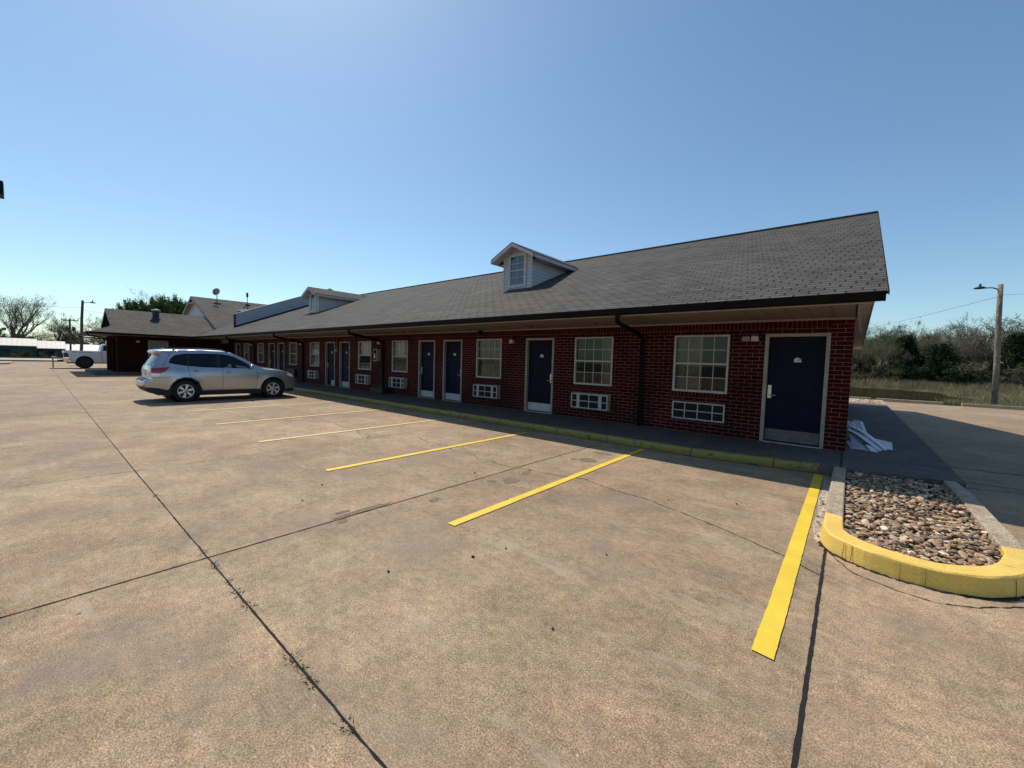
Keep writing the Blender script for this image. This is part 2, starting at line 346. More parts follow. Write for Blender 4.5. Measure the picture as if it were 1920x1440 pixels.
mb = MB(); mb.quad((-71.5, -45, 0), (34, -45, 0), (34, 29.6, 0), (-71.5, 29.6, 0)); struct(mb.build('parking_lot', 'lot'))
mb = MB(); mb.box(-92, -120, -0.028, -74, 160, 0.012); struct(mb.build('road', 'road'))
# pond
M['water'] = mat('pond_water', (0.016, 0.017, 0.009), 0.0, 0, 1, 0.0, 3, spec=0.35)
mb = MB(); mb.quad((-40, 30.5, -0.17), (10, 30.5, -0.17), (10, 60, -0.17), (-40, 60, -0.17)); struct(mb.build('pond_water', 'water'))

wt = M['water'].node_tree; wg = N(wt, 'ShaderNodeBsdfGlossy'); wg.inputs[0].default_value = (0.42, 0.42, 0.38, 1); wg.inputs['Roughness'].default_value = 0.02
wd_ = N(wt, 'ShaderNodeBsdfDiffuse'); wd_.inputs[0].default_value = (0.02, 0.02, 0.01, 1); wm_ = N(wt, 'ShaderNodeMixShader'); wm_.inputs[0].default_value = .55
wt.links.new(wd_.outputs[0], wm_.inputs[1]); wt.links.new(wg.outputs[0], wm_.inputs[2]); wt.links.new(wm_.outputs[0], wt.nodes['Material Output'].inputs[0])
# sidewalk in front of the rooms, with a bend in its kerb near the corner
ky = lambda x: 7.58 if x < -2.1 else 7.58 + (x + 2.1) / 1.83 * 0.28
mb = MB()
pts = [(-35.9, 7.58), (-2.1, 7.58), (-0.27, 7.86), (-0.045, 7.9), (-0.045, 9.6), (-35.9, 9.6)]
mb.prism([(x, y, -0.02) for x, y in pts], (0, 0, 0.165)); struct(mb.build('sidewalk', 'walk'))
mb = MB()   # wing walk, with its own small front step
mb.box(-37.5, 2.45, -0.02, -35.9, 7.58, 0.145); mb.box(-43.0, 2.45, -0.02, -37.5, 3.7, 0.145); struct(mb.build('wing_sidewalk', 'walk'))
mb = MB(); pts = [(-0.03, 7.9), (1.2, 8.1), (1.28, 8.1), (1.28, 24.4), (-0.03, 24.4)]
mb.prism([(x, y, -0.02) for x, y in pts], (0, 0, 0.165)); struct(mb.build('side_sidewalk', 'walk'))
# painted kerb face: a thin coat with rounded top, in lengths parted by dark joints
kerb = thing('painted_kerb', (-17, 7.58, 0), 'long old yellow painted kerb along the shaded sidewalk', 'kerb'); kerb['kind'] = 'structure'
x = -35.5
rnd = random.Random(3)
while x < -0.4:
    L = rnd.uniform(1.0, 1.9); x1 = min(x + L, -0.3); mb = MB()
    nseg = max(2, int((x1 - x) / 0.12)); prof = [(0.012, 0.0), (-0.012, 0.02), (-0.012, 0.12), (0.0, 0.147), (0.09, 0.149)]
    vs = []
    for i in range(nseg + 1):
        xx = x + (x1 - x) * i / nseg
        for dy, z in prof: vs.append((xx, ky(xx) + dy + rnd.uniform(-.004, .004) + 0.015 * (z > .148) * rnd.random(), z))
    n = len(prof)
    mb.add(vs, [(i * n + k, (i + 1) * n + k, (i + 1) * n + k + 1, i * n + k + 1) for i in range(nseg) for k in range(n - 1)], 0, True)
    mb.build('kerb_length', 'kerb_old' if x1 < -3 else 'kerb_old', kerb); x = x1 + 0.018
# slab joints and cracks, as thin dirt-filled strips with ragged edges
def strip(name, pts, wid, seed=0, z=0.004, jag=0.35, step=0.06, m='joint', wob=0.0):
    r = random.Random(seed); P = [Vector((p[0], p[1], 0)) for p in pts]; L = []
    for a, b in zip(P[:-1], P[1:]):
        n = max(1, int((b - a).length / step)); L += [a.lerp(b, i / n) for i in range(n)]
    L.append(P[-1]); vs = []; 
    for i, p in enumerate(L):
        t = (L[min(i + 1, len(L) - 1)] - L[max(i - 1, 0)]).normalized(); nn = Vector((-t.y, t.x, 0))
        q = p + nn * (wob * noise.noise(p * 2.3) + wob * .5 * noise.noise(p * 9))
        for s in (-1, 1): vs.append(q + nn * s * wid * 0.5 * (1 + r.uniform(-jag, jag)) + Vector((0, 0, z)))
    fs = [(2 * i, 2 * i + 1, 2 * i + 3, 2 * i + 2) for i in range(len(L) - 1)]
    o = MB().add(vs, fs).build(name, m); return struct(o)
strip('slab_joint', [(-50, 0.93), (-7, 0.85), (-3.8, 0.855), (-1.33, 0.86), (0.4, 0.87), (12, 0.9)], 0.0095, 1, jag=.6)
strip('slab_joint', [(-3.82, -8), (-3.82, 5.3), (-3.78, 7.5)], 0.012, 2)
strip('slab_joint', [(-7.33, -8), (-7.33, 7.5)], 0.007, 3, jag=.6)
strip('slab_joint', [(-10.9, -8), (-10.9, 7.5)], 0.006, 4, jag=.6)
for i in range(8): strip('slab_joint', [(-14.6 - 3.65 * i, -8), (-14.6 - 3.65 * i, 7.5)], 0.012, 20 + i)
strip('slab_joint', [(-.085, 4.6), (-0.085, 0.3), (-.10, -8)], 0.020, 5, step=.04, jag=.22)
strip('slab_joint', [(1.3, 9), (30, 9.2)], 0.014, 6); strip('slab_joint', [(1.3, 16), (30, 16.2)], 0.014, 7)
strip('slab_crack', [(-2.72, 4.91), (-2.3, 4.8), (-1.72, 4.74), (-1.21, 4.54), (-0.79, 4.39), (-0.41, 4.19), (-0.23, 4.09), (-0.1, 3.98)], 0.008, 8, jag=.8, step=.03, wob=.03)
strip('slab_crack', [(-0.05, 4.49), (0.11, 4.21), (0.35, 4.11), (0.57, 4.08), (0.76, 4.19), (1.02, 4.43), (1.5, 4.6)], 0.009, 9, jag=.8, step=.03, wob=.03)
strip('slab_crack', [(-13.22, 3.33), (-11.17, 3.49), (-9.89, 4.65), (-8.4, 4.63), (-7.35, 4.31), (-6.72, 5.02), (-5.94, 4.95), (-5.07, 4.79), (-3.83, 4.68), (-2.72, 4.91)], 0.009, 10, jag=.9, step=.05, wob=.12)
for k, (xx, a, b) in enumerate(((-2.05, 7.6, 9.45), (-5.2, 7.6, 9.45), (-8.3, 7.6, 9.45), (-11.6, 7.6, 9.45))): strip('walk_joint', [(xx, a), (xx + .05, b)], 0.012, 30 + k, z=0.149)
strip('walk_joint', [(-0.038, 7.9), (-0.038, 9.45)], 0.03, 40, z=0.1485)
strip('slab_crack', [(.55, 9.05), (.9, 9.12), (1.27, 9.08)], 0.02, 41, z=.149, jag=.7, step=.03)
strip('slab_crack', [(1.3, 10.3), (1.9, 10.25), (2.5, 10.4), (3.4, 10.2)], 0.03, 42, jag=.8, wob=.03)
strip('slab_crack', [(1.3, 8.5), (2.3, 8.9), (2.6, 9.6), (3.9, 10.0)], 0.015, 43, jag=.8, wob=.05)
# painted bay lines
def bay_line(x0, y0, x1, y1, wd, m, seed, z=0.008):
    r = random.Random(seed); vs = []; n = int(abs(y1 - y0) / 0.04)
    for i in range(n + 1):
        t = i / n; xx = x0 + (x1 - x0) * t; yy = y0 + (y1 - y0) * t
        for s in (-1, 1): vs.append((xx + s * wd / 2 + r.uniform(-.0015, .0015) + .004 * noise.noise(Vector((yy * 2, s, seed))), yy + (r.uniform(-.01, .01) if i in (0, n) else 0), z))
    return struct(MB().add(vs, [(2 * i, 2 * i + 1, 2 * i + 3, 2 * i + 2) for i in range(n)]).build('painted_line', m))
bay_line(-.29, 7.78, -.29, 2.62, 0.112, 'yellow', 1)
bay_line(-2.97, 7.50, -2.92, 2.60, 0.105, 'yellow', 2)
bay_line(-5.58, 7.20, -5.60, 2.64, 0.105, 'yellow', 3)
bay_line(-8.36, 7.1, -8.28, 2.66, 0.10, 'yellow_pale', 4)
bay_line(-11.1, 7.1, -10.93, 2.64, 0.10, 'yellow_pale', 5)
bay_line(-13.93, 7.1, -13.78, 2.62, 0.10, 'yellow_pale', 6)
for k in range(6): bay_line(-19.4 - 2.75 * k, 7.1, -19.4 - 2.75 * k, 2.6, 0.10, 'yellow_pale', 7 + k)

# ---------------------------------------------------------------- planter island
outer = [(-.12, 7.9), (-.12, 6.2), (-.12, 5.28), (-.12, 4.95), (-.105, 4.76), (-.03, 4.58), (.17, 4.42), (.40, 4.36), (.64, 4.365), (.87, 4.48), (1.08, 4.72), (1.20, 5.02), (1.24, 5.4), (1.24, 6.5), (1.24, 7.4), (1.20, 8.08)]
inner = [(.025, 7.9), (.025, 6.2), (.025, 5.24), (.03, 4.95), (.04, 4.83), (.09, 4.72), (.22, 4.61), (.40, 4.54), (.60, 4.535), (.77, 4.63), (.93, 4.80), (1.03, 5.06), (1.08, 5.36), (1.08, 6.4), (1.08, 7.3), (1.06, 8.05)]
def smooth_line(p, n=5):
    out = []
    for i in range(len(p) - 1):
        p0 = Vector(p[max(i - 1, 0)]); p1 = Vector(p[i]); p2 = Vector(p[i + 1]); p3 = Vector(p[min(i + 2, len(p) - 1)])
        for k in range(n):
            t = k / n; out.append(0.5 * ((2 * p1) + (p2 - p0) * t + (2 * p0 - 5 * p1 + 4 * p2 - p3) * t * t + (3 * p1 - p0 - 3 * p2 + p3) * t ** 3))
    out.append(Vector(p[-1])); return out
island = thing('planter_island', (0.5, 6, 0), 'raised kerbed gravel bed with a yellow painted rounded end at the corner of the lot', 'planter')
so_, si_ = smooth_line(outer), smooth_line(inner)
def kerb_part(a, b, m, name='kerb'):
    mb = MB(); vs = []; n = 0
    for i in range(a, b + 1):
        o = so_[i]; q = si_[i]; d = (o - q).normalized(); j = 0.006 * noise.noise(Vector((o.x * 9, o.y * 9, 2)))
        P_ = [(o + d * (0.022 + j), -0.01), (o + d * (0.010 + j), 0.06), (o + d * (j + .002), 0.118), (o + d * (j - .002), 0.136), (o - d * 0.014, 0.147), (o - d * 0.02, 0.1475), (q + d * 0.012, 0.147), (q + d * .001, 0.14), (q - d * .002, 0.0)]
        n = len(P_); vs += [(p.x, p.y, z + 0.004 * noise.noise(Vector((p.x * 6, p.y * 6, z * 9)))) for p, z in P_]
    k = b - a
    fs = [(i * n + c, i * n + c + 1, (i + 1) * n + c + 1, (i + 1) * n + c) for i in range(k) for c in range(n - 1)] + [tuple(range(n)), tuple(range(k * n, k * n + n))[::-1]]
    mb.add(vs, fs, 0, False); return fixnorm(mb.build(name, m, island))
ia, ib = 10, 60
kerb_part(0, ia, 'kerb'); kerb_part(ia, ib, 'kerb_yellow', 'painted_kerb'); kerb_part(ib, len(so_) - 1, 'kerb')
M['crack'] = mat('dark_crack', (0.16, 0.12, 0.045), 0.95)
for xa, ya, dx in ((-.088, 4.70, .015), (.03, 4.50, .01), (.085, 4.465, .008), (.38, 4.345, 0), (.52, 4.34, .0), (1.02, 4.63, 0)):
    c = MB(); c.tube([(xa, ya - .035, .004), (xa + dx * .4 + .004, ya - .012, .07), (xa + dx, ya + .0, .135)], 0.0022, 5); c.build('joint', 'crack', island)
strip('kerb_foot_dirt', [(p.x + (p - si_[k]).normalized().x * .035, p.y + (p - si_[k]).normalized().y * .035) for k, p in list(enumerate(so_))[14:60:2]], 0.035, 77, jag=.9, step=.02)
# inner soil
mb = MB(); mb.prism([(p.x, p.y, -0.01) for p in si_[::2]], (0, 0, .07)); mb.build('soil', 'soil', island)
# gravel: river stones
M['stone'] = mat('river_stone', (0.3, 0.2, 0.13), 0.75); nt = M['stone'].node_tree; b = nt.nodes['Principled BSDF']
at = N(nt, 'ShaderNodeAttribute', attribute_name='tone'); g = N(nt, 'ShaderNodeNewGeometry')
n_ = noise_(nt, g.outputs['Position'], 60, 4)
nt.links.new(mix(nt, 1.0, at.outputs['Color'], ramp(nt, n_, [(0.3, (0.7,) * 3), (0.7, (1.25,) * 3)]), 'MULTIPLY'), b.inputs['Base Color'])
ico = bmesh.new(); bmesh.ops.create_icosphere(ico, subdivisions=2, radius=1); IV = [v.co.copy() for v in ico.verts]; IF = [tuple(v.index for v in f.verts) for f in ico.faces]; ico.free()
def inside(p, poly):
    c = False; n = len(poly)
    for i in range(n):
        a, b_ = poly[i], poly[i - 1]
        if (a[1] > p[1]) != (b_[1] > p[1]) and p[0] < (b_[0] - a[0]) * (p[1] - a[1]) / (b_[1] - a[1]) + a[0]: c = not c
    return c
def gravel(name, poly, n, size, z0, pal, seed, parent=None):
    r = random.Random(seed); xs_ = [p[0] for p in poly]; ys_ = [p[1] for p in poly]; mb = MB(); cols = []
    k = 0
    while k < n:
        p = (r.uniform(min(xs_), max(xs_)), r.uniform(min(ys_), max(ys_)))
        if not inside(p, poly): continue
        k += 1; s = size * r.choice((.5, .6, .7, .8, .9, 1.0, 1.25)); 
        sc = Vector((s * r.uniform(.75, 1.15), s * r.uniform(.5, .85), s * r.uniform(.22, .42)))
        R_ = Matrix.Rotation(r.uniform(0, PI), 3, 'Z') @ Matrix.Rotation(r.gauss(0, .38), 3, 'X') @ Matrix.Rotation(r.gauss(0, .3), 3, 'Y')
        c = Vector((p[0], p[1], z0 + r.uniform(-.022, .030))); sd = Vector((k * 1.7, k * .3, 0))
        vs = []
        for v in IV:
            q = v * (1 + .28 * noise.noise(v * 1.3 + sd)); vs.append(c + R_ @ Vector((q.x * sc.x, q.y * sc.y, q.z * sc.z)))
        mb.add(vs, IF, 0, False); cc = r.choice(pal); t = r.uniform(.9, 1.7); cols += [(cc[0] * t, cc[1] * t, cc[2] * t, 1)] * len(IV)
    o = mb.build(name, 'stone', parent); ca = o.data.color_attributes.new('tone', 'FLOAT_COLOR', 'POINT')
    ca.data.foreach_set('color', [x for c in cols for x in c]); return o
PAL = [(.28, .17, .095), (.22, .13, .08), (.36, .25, .14), (.13, .085, .06), (.42, .31, .19), (.34, .24, .14), (.10, .07, .055), (.31, .20, .12), (.20, .135, .09), (.48, .40, .29), (.27, .14, .075), (.24, .16, .10), (.40, .28, .16)]
ig = [(p.x, p.y) for p in si_[::2]]
tag(gravel('gravel', ig, 3300, .032, .092, PAL, 5), 'brown and cream river pebbles filling the kerbed bed', 'gravel', kind='stuff')
tag(gravel('gravel', [(.1, 25.2), (1.15, 25.2), (1.15, 27.6), (.1, 27.6)], 500, .07, .1, [(.5, .4, .3), (.4, .3, .2), (.3, .2, .15)], 6), 'pale pebbles in the small far bed behind the building', 'gravel', kind='stuff')
mb = MB()
for a in ((-.0, 24.4, 1.3, 24.75), (-.0, 27.7, 1.3, 28.0), (1.15, 24.75, 1.3, 27.7), (0, 24.75, .1, 27.7)): mb.box(a[0], a[1], -.01, a[2], a[3], .15)
tag(mb.build('far_planter', 'kerb'), 'small square kerbed bed at the far rear corner of the building', 'planter')
# crumbled concrete edge between yellow line and island
mb = MB(); vs = []
pe = [(-.225, 7.7), (-.21, 6.9), (-.23, 6.3), (-.20, 5.7), (-.215, 5.2), (-.18, 4.8), (-.15, 4.70), (-.125, 4.78), (-.13, 5.2), (-.13, 7.7)]
mb.add([(p[0] + .01 * noise.noise(Vector((p[1] * 5, 0, 0))), p[1], .0065) for p in pe], [tuple(range(len(pe)))])
M['crumble'] = mat('crumbled_concrete', (0.42, 0.36, 0.28), 0.95, 0.55, 25, 1.0, 40); struct(mb.build('worn_edge', 'crumble'))
tag(gravel('rubble', [(-.22, 4.7), (-.13, 4.7), (-.13, 7.6), (-.22, 7.6)], 45, .02, .008, [(.5, .42, .32), (.4, .33, .25), (.2, .15, .1)], 8), 'broken bits of concrete along the gravel bed kerb', 'rubble', kind='stuff')

# rear kerb, island far left
mb = MB()
for x0, x1 in ((-60, 0.9), (1.15, 3.65), (4.3, 34)): mb.box(x0, 29.6, -.02, x1, 29.85, .15)
struct(mb.build('rear_kerb', 'kerb'))
mb = MB(); mb.prism([(-66, -4, -.02), (-59.5, -3, -.02), (-58.8, -1.9, -.02), (-60, -1.35, -.02), (-66, -1.3, -.02)], (0, 0, .16)); struct(mb.build('traffic_island', 'kerb'))
mb = MB(); mb.box(-74, -60, -.02, -73.6, 120, .13); struct(mb.build('road_kerb', 'kerb'))

# ================================================================== MOTEL
YW = 9.47
motel = thing('motel_building', (-17, 15.6, 0), 'long single-storey red brick motel with grey shingle roof and blue doors', 'building')
DOORS = [(-1.35, -.32, 'L'), (-7.44, -6.43, 'R'), (-11.19, -10.20, 'R'), (-12.62, -11.65, 'L'), (-18.75, -17.79, 'R'), (-20.19, -19.21, 'L'), (-26.32, -25.36, 'R'), (-27.77, -26.80, 'L'), (-34.05, -33.10, 'L')]
WINS = [(-3.13, -1.99, 1), (-5.76, -4.64, 2), (-9.52, -8.41, 3), (-14.39, -13.32, 4), (-17.05, -15.97, 5), (-21.97, -20.90, 6), (-24.66, -23.58, 7), (-29.66, -28.58, 8), (-32.33, -31.25, 9)]
def wall_front(mb, x0, x1, z0, z1, y, holes, depth=0.12, mi=0):
    xs = sorted({x0, x1} | {h[0] for h in holes} | {h[1] for h in holes}); zs = sorted({z0, z1} | {h[2] for h in holes} | {h[3] for h in holes})
    for i in range(len(xs) - 1):
        for j in range(len(zs) - 1):
            cx = (xs[i] + xs[i + 1]) / 2; cz = (zs[j] + zs[j + 1]) / 2
            if any(h[0] < cx < h[1] and h[2] < cz < h[3] for h in holes): continue
            mb.quad((xs[i], y, zs[j]), (xs[i + 1], y, zs[j]), (xs[i + 1], y, zs[j + 1]), (xs[i], y, zs[j + 1]), mi=mi)
    for a, b_, c, d in holes:
        mb.quad((a, y, c), (a, y, d), (a, y + depth, d), (a, y + depth, c), mi=mi); mb.quad((b_, y, d), (b_, y, c), (b_, y + depth, c), (b_, y + depth, d), mi=mi)
        mb.quad((a, y, d), (b_, y, d), (b_, y + depth, d), (a, y + depth, d), mi=mi); mb.quad((b_, y, c), (a, y, c), (a, y + depth, c), (b_, y + depth, c), mi=mi)
holes = [(a, b_, .145, 2.31) for a, b_, h in DOORS] + [(a, b_, 1.05, 2.31) for a, b_, k in WINS]
mb = MB(); wall_front(mb, -34.6, 0, 0, 2.58, YW, holes)
# soldier course strip at the top, sill courses under the windows
mb.box(-34.6, YW - .004, 2.385, -.33, YW, 2.585, 1)
for a, b_, k in WINS: mb.box(a - .05, YW - .012, .955, b_ + .05, YW - .0005, 1.048, 1)
mb.quad((0, YW, 0), (0, 21.9, 0), (0, 21.9, 2.58), (0, YW, 2.58)); mb.quad((0, 21.9, 0), (-34.6, 21.9, 0), (-34.6, 21.9, 2.58), (0, 21.9, 2.58))
mb.quad((-34.6, 21.9, 0), (-34.6, YW, 0), (-34.6, YW, 2.58), (-34.6, 21.9, 2.58))
# dark room boxes behind the openings
mb.quad((-34.5, YW + .9, 0), (-.05, YW + .9, 0), (-.05, YW + .9, 2.58), (-34.5, YW + .9, 2.58), mi=2)
mb.quad((-34.5, YW + .2, .16), (-.05, YW + .2, .16), (-.05, YW + .9, .16), (-34.5, YW + .9, .16), mi=2)
wall = mb.build('wall', ['brick', 'soldier', 'dark'], motel)
# roof
RS = 0.4167; EY, EZ, RY = 7.32, 2.69, 15.6; RZ = EZ + RS * (RY - EY)
zr = lambda y: EZ + RS * (y - EY) if y < RY else RZ - RS * (y - RY)
mb = MB()
xe = .315; xw = -35.2
def slab(mb, P, th=.035, mi=0):
    a = [Vector(p) for p in P]; n = len(a); b_ = [p - Vector((0, 0, th)) for p in a]
    mb.add(a + b_, [tuple(range(n)), tuple(range(n, 2 * n))[::-1]] + [(i, n + i, n + (i + 1) % n, (i + 1) % n) for i in range(n)], mi)
# front slope to the valley line x + y = const
def valley_x(y): return -35.2 - (y - EY)
slab(mb, [(xe, EY, EZ), (xe, RY, RZ), (valley_x(RY), RY, RZ), (xw, EY, EZ)])
slab(mb, [(xe, RY, RZ), (xe, 23.9, EZ - .0), (-44, 23.9, EZ), (-44, RY, RZ)])
roof = fixnorm(mb.build('roof', 'shingle', motel))
mb = MB(); mb.box(-44, RY - .12, RZ - .03, xe + .003, RY + .12, RZ + .012); mb.build('ridge_cap', 'shingle', roof)
mb = MB()   # rake edge metal, dark
for a, b_ in (((xe, EY, EZ), (xe, RY, RZ)), ((xe, 23.9, EZ), (xe, RY, RZ))):
    a = Vector(a); b_ = Vector(b_); mb.prism([a + Vector((.004, 0, .004)), a + Vector((.012, 0, .004)), a + Vector((.012, 0, -.05)), a + Vector((.004, 0, -.05))], b_ - a)
mb.build('rake_edge', 'gutter', roof)
# gable end wall in siding, boxed out over the brick, with its underside
mb = MB(); gx = .27; GX = lambda y: .17 + (y - 7.44) / 16.3 * .13
mb.add([(GX(7.5), 7.5, 2.6), (GX(23.7), 23.7, 2.6), (GX(23.7), 23.7, zr(23.7) - .05), (GX(RY), RY, RZ - .05), (GX(7.5), 7.5, zr(7.5) - .05)], [(0, 1, 2, 3, 4)])
mb.build('gable', 'siding', motel)
mb = MB(); mb.prism([(.002, 7.44, 2.585), (GX(7.44) + .004, 7.44, 2.585), (GX(23.72) + .004, 23.72, 2.585), (.002, 23.72, 2.585)], (0, 0, .015)); 
mb.build('side_soffit', 'soffit_side', motel)
mb = MB(); mb.prism([(GX(7.44) + .006, 7.44, 2.575), (GX(7.44) + .02, 7.44, 2.575), (GX(23.72) + .02, 23.72, 2.575), (GX(23.72) + .006, 23.72, 2.575)], (0, 0, .125)); mb.build('side_fascia', 'trim', motel)
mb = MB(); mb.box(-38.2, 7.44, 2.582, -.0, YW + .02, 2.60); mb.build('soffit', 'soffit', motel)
mb = MB(); mb.box(-38.0, 7.415, 2.555, .19, 7.44, 2.66); mb.box(-34.6, YW - .03, 2.545, .0, YW - .005, 2.582); mb.build('fascia', 'trim', motel)
mb = MB(); gp = [(7.33, 2.70), (7.30, 2.70), (7.295, 2.67), (7.31, 2.63), (7.315, 2.60), (7.335, 2.575), (7.412, 2.575), (7.412, 2.70), (7.40, 2.70), (7.40, 2.59), (7.335, 2.59)]
mb.prism([(-35.35, y, z) for y, z in gp], (35.64, 0, 0)); mb.box(.285, 7.298, 2.572, .295, 7.414, 2.705); fixnorm(mb.build('gutter', 'gutter', motel))
# loose hanging trim strip and torn edge at the corner
mb = MB(); vs = []
for i in range(9):
    t = i / 8; p = Vector((.022 + .05 * t * t, 7.62 + 1.7 * t, 2.565 - .28 * t ** 1.5)); vs += [p, p + Vector((.035, 0, -.012))]
mb.add(vs, [(2 * i, 2 * i + 1, 2 * i + 3, 2 * i + 2) for i in range(8)], 0, True); mb.build('loose_trim', 'white_trim', motel)
mb = MB(); mb.box(0.003, 7.5, 2.574, .02, 9.6, 2.584); mb.build('soffit_channel', 'gutter', motel)

# --- doors
def text_mesh(body, size, loc, m, parent, name, rot=(PI / 2, 0, 0)):
    cu = bpy.data.curves.new('t', 'FONT'); cu.body = body; cu.size = size; cu.align_x = 'CENTER'; cu.align_y = 'CENTER'; cu.extrude = .001
    o = bpy.data.objects.new('t', cu); COL.objects.link(o); o.rotation_euler = rot; bpy.context.view_layer.update()
    me = bpy.data.meshes.new_from_object(o); me.transform(Matrix.Translation(Vector(loc) - ROOT.get(parent.name, Vector())) @ o.rotation_euler.to_matrix().to_4x4())
    bpy.data.objects.remove(o); me.materials.append(M[m]); t = bpy.data.objects.new(name, me); COL.objects.link(t); t.parent = parent; return t
def arch_plate(mb, cx, cz, w_, h_, y0, y1):
    pts = [(cx - w_ / 2, cz - h_ / 2), (cx + w_ / 2, cz - h_ / 2), (cx + w_ / 2, cz + h_ * .22)] + [(cx + w_ * .38 * math.cos(a), cz + h_ * .22 + h_ * .28 * math.sin(a)) for a in (0.1, .6, 1.2, PI / 2, PI - 1.2, PI - .6, PI - .1)] + [(cx - w_ / 2, cz + h_ * .22)]
    mb.prism([(x, y1, z) for x, z in pts], (0, y0 - y1, 0))
for i, (a, b_, hs) in enumerate(DOORS):
    fy = YW - .02; d = MB(); yd = YW + .075
    d.box(a + .065, yd, .175, b_ - .065, yd + .045, 2.245)
    door = d.build('door', 'door', motel)
    # raised stiles: a shallow six-panel relief
    pm = MB(); W_ = b_ - a - .13; x0 = a + .065
    for (z0, z1) in ((.42, .98), (1.14, 1.66), (1.80, 2.12)):
        for (u0, u1) in ((.14, .44), (.56, .86)):
            for q in ((u0, z0, u1, z0 + .012), (u0, z1 - .012, u1, z1), (u0, z0, u0 + .012, z1), (u1 - .012, z0, u1, z1)):
                pm.box(x0 + W_ * q[0], yd - .006, q[1], x0 + W_ * q[2] if q[2] - q[0] > .05 else x0 + W_ * q[0] + .012, yd - .0005, q[3])
    pm.build('panel_moulding', 'door', door)
    f = MB(); f.box(a, fy, .147, a + .062, YW + .12, 2.31); f.box(b_ - .062, fy, .147, b_, YW + .12, 2.31); f.box(a + .062, fy, 2.248, b_ - .062, YW + .12, 2.31)
    f.build('door_frame', 'trim', door, .004)
    th = MB(); th.box(a + .062, YW - .03, .147, b_ - .062, YW + .12, .168); th.build('threshold', 'steel', door)
    k = MB(); kx0 = a + .075 if i not in (5,) else a + .45
    k.box(kx0, yd - .004, .19, b_ - .075, yd - .001, .415); k.build('kick_plate', 'kick' if i == 0 else 'white_trim', door)
    hx = a + .115 if hs == 'L' else b_ - .115; sg = 1 if hs == 'L' else -1
    h = MB(); h.box(hx - .032, yd - .028, 1.03, hx + .032, yd - .001, 1.29); h.box(hx - .025, yd - .045, 1.20, hx + .025, yd - .028, 1.25)
    h.tube([(hx, yd - .03, 1.09), (hx, yd - .07, 1.09), (hx + sg * .11, yd - .075, 1.09)], .011, 8); h.build('door_handle', 'steel', door, .003)
    p = MB(); cx = (a + b_) / 2 + .03; arch_plate(p, cx, 1.80, .115, .085, yd - .006, yd - .001); pl = p.build('number_plate', 'plate', door)
    if i == 0: text_mesh('130', .052, (cx, yd - .008, 1.792), 'black', door, 'room_number')
    else:
        q = MB(); q.box(cx - .02, yd - .008, 1.785, cx + .02, yd - .0065, 1.80); q.box(cx - .008, yd - .008, 1.80, cx + .008, yd - .0065, 1.815); q.build('room_mark', 'black', door)
# --- windows
def cloth(mb, x0, x1, z0, z1, y, amp=.035, per=.07, seed=0, mi=0):
    n = max(4, int((x1 - x0) / .012)); vs = []
    for i in range(n + 1):
        x = x0 + (x1 - x0) * i / n; ph = 2 * PI * x / per + 2.2 * noise.noise(Vector((x * 6, seed, 0)))
        vs += [(x, y + amp * math.sin(ph), z0), (x, y + amp * .8 * math.sin(ph + .3), z1)]
    mb.add(vs, [(2 * i, 2 * i + 2, 2 * i + 3, 2 * i + 1) for i in range(n)], mi, True)
def make_window(a, b_, k, z0=1.05, z1=2.31, parent=motel, y=YW):
    f = MB(); fy = y - .012; t = .042
    f.box(a, fy, z0, a + t, y + .10, z1); f.box(b_ - t, fy, z0, b_, y + .10, z1); f.box(a + t, fy, z1 - t, b_ - t, y + .10, z1); f.box(a + t, fy - .015, z0, b_ - t, y + .10, z0 + .05)
    zm = (z0 + z1) / 2; f.box(a + t, fy + .012, zm - .02, b_ - t, y + .06, zm + .022)
    win = f.build('window', 'frame', parent, .003)
    gmb = MB(); ya, yb = y + .03, y + .042; x0, x1 = a + t, b_ - t
    cols, up, lo = {1: (4, 2, 2), 2: (4, 2, 2), 3: (4, 2, 1), 4: (4, 2, 1), 5: (4, 2, 1), 6: (4, 2, 2), 7: (4, 2, 2), 8: (4, 2, 1), 9: (4, 2, 1)}[k]
    for s0, s1, rows in ((zm + .022, z1 - t, up), (z0 + .05, zm - .02, lo)):
        if rows > 1:
            zz = (s0 + s1) / 2; gmb.box(x0, ya - .002, zz - .008, x1, yb, zz + .008)
            for c in range(1, cols): xx = x0 + (x1 - x0) * c / cols; gmb.box(xx - .008, ya, s0, xx + .008, yb - .002, s1)
    gmb.build('muntins', 'frame', win)
    gl = MB(); gl.quad((x0, yb + .006, z0 + .05), (x1, yb + .006, z0 + .05), (x1, yb + .006, z1 - t), (x0, yb + .006, z1 - t)); gl.build('pane', 'glass', win)
    c = MB(); yc = y + .16; W_ = x1 - x0
    if k == 1: cloth(c, x0, x0 + W_ * .5, z0, z1, yc, seed=1, per=.10)
    elif k == 2: cloth(c, x0 + W_ * .68, x1, z0, z1, yc, seed=2)
    elif k == 3: cloth(c, x0 + W_ * .03, x1, z0, z1, yc, seed=3, per=.11)
    elif k == 7: cloth(c, x0 + W_ * .25, x1, z0, z1, yc, seed=7)
    elif k == 6: cloth(c, x0 + W_ * .22, x1, z0, z1, y + .12, amp=.004, seed=6)
    else: cloth(c, x0 + W_ * .08, x1 - W_ * (.0 if k != 4 else .3), zm - .02 if k < 8 else z0, z1, y + .12, amp=.006, seed=k)
    c.build('curtain', 'curtain_pale' if k in (4, 5, 6) else 'curtain', win)
    if k in (4, 5): s = MB(); s.quad((x0, y + .10, z0), (x1, y + .10, z0), (x1, y + .10, zm), (x0, y + .10, zm)); s.build('screen', 'screen', win)
    return win
M['screen'] = mat('dark_screen', (0.03, 0.035, 0.028), 0.9, .4, 15)
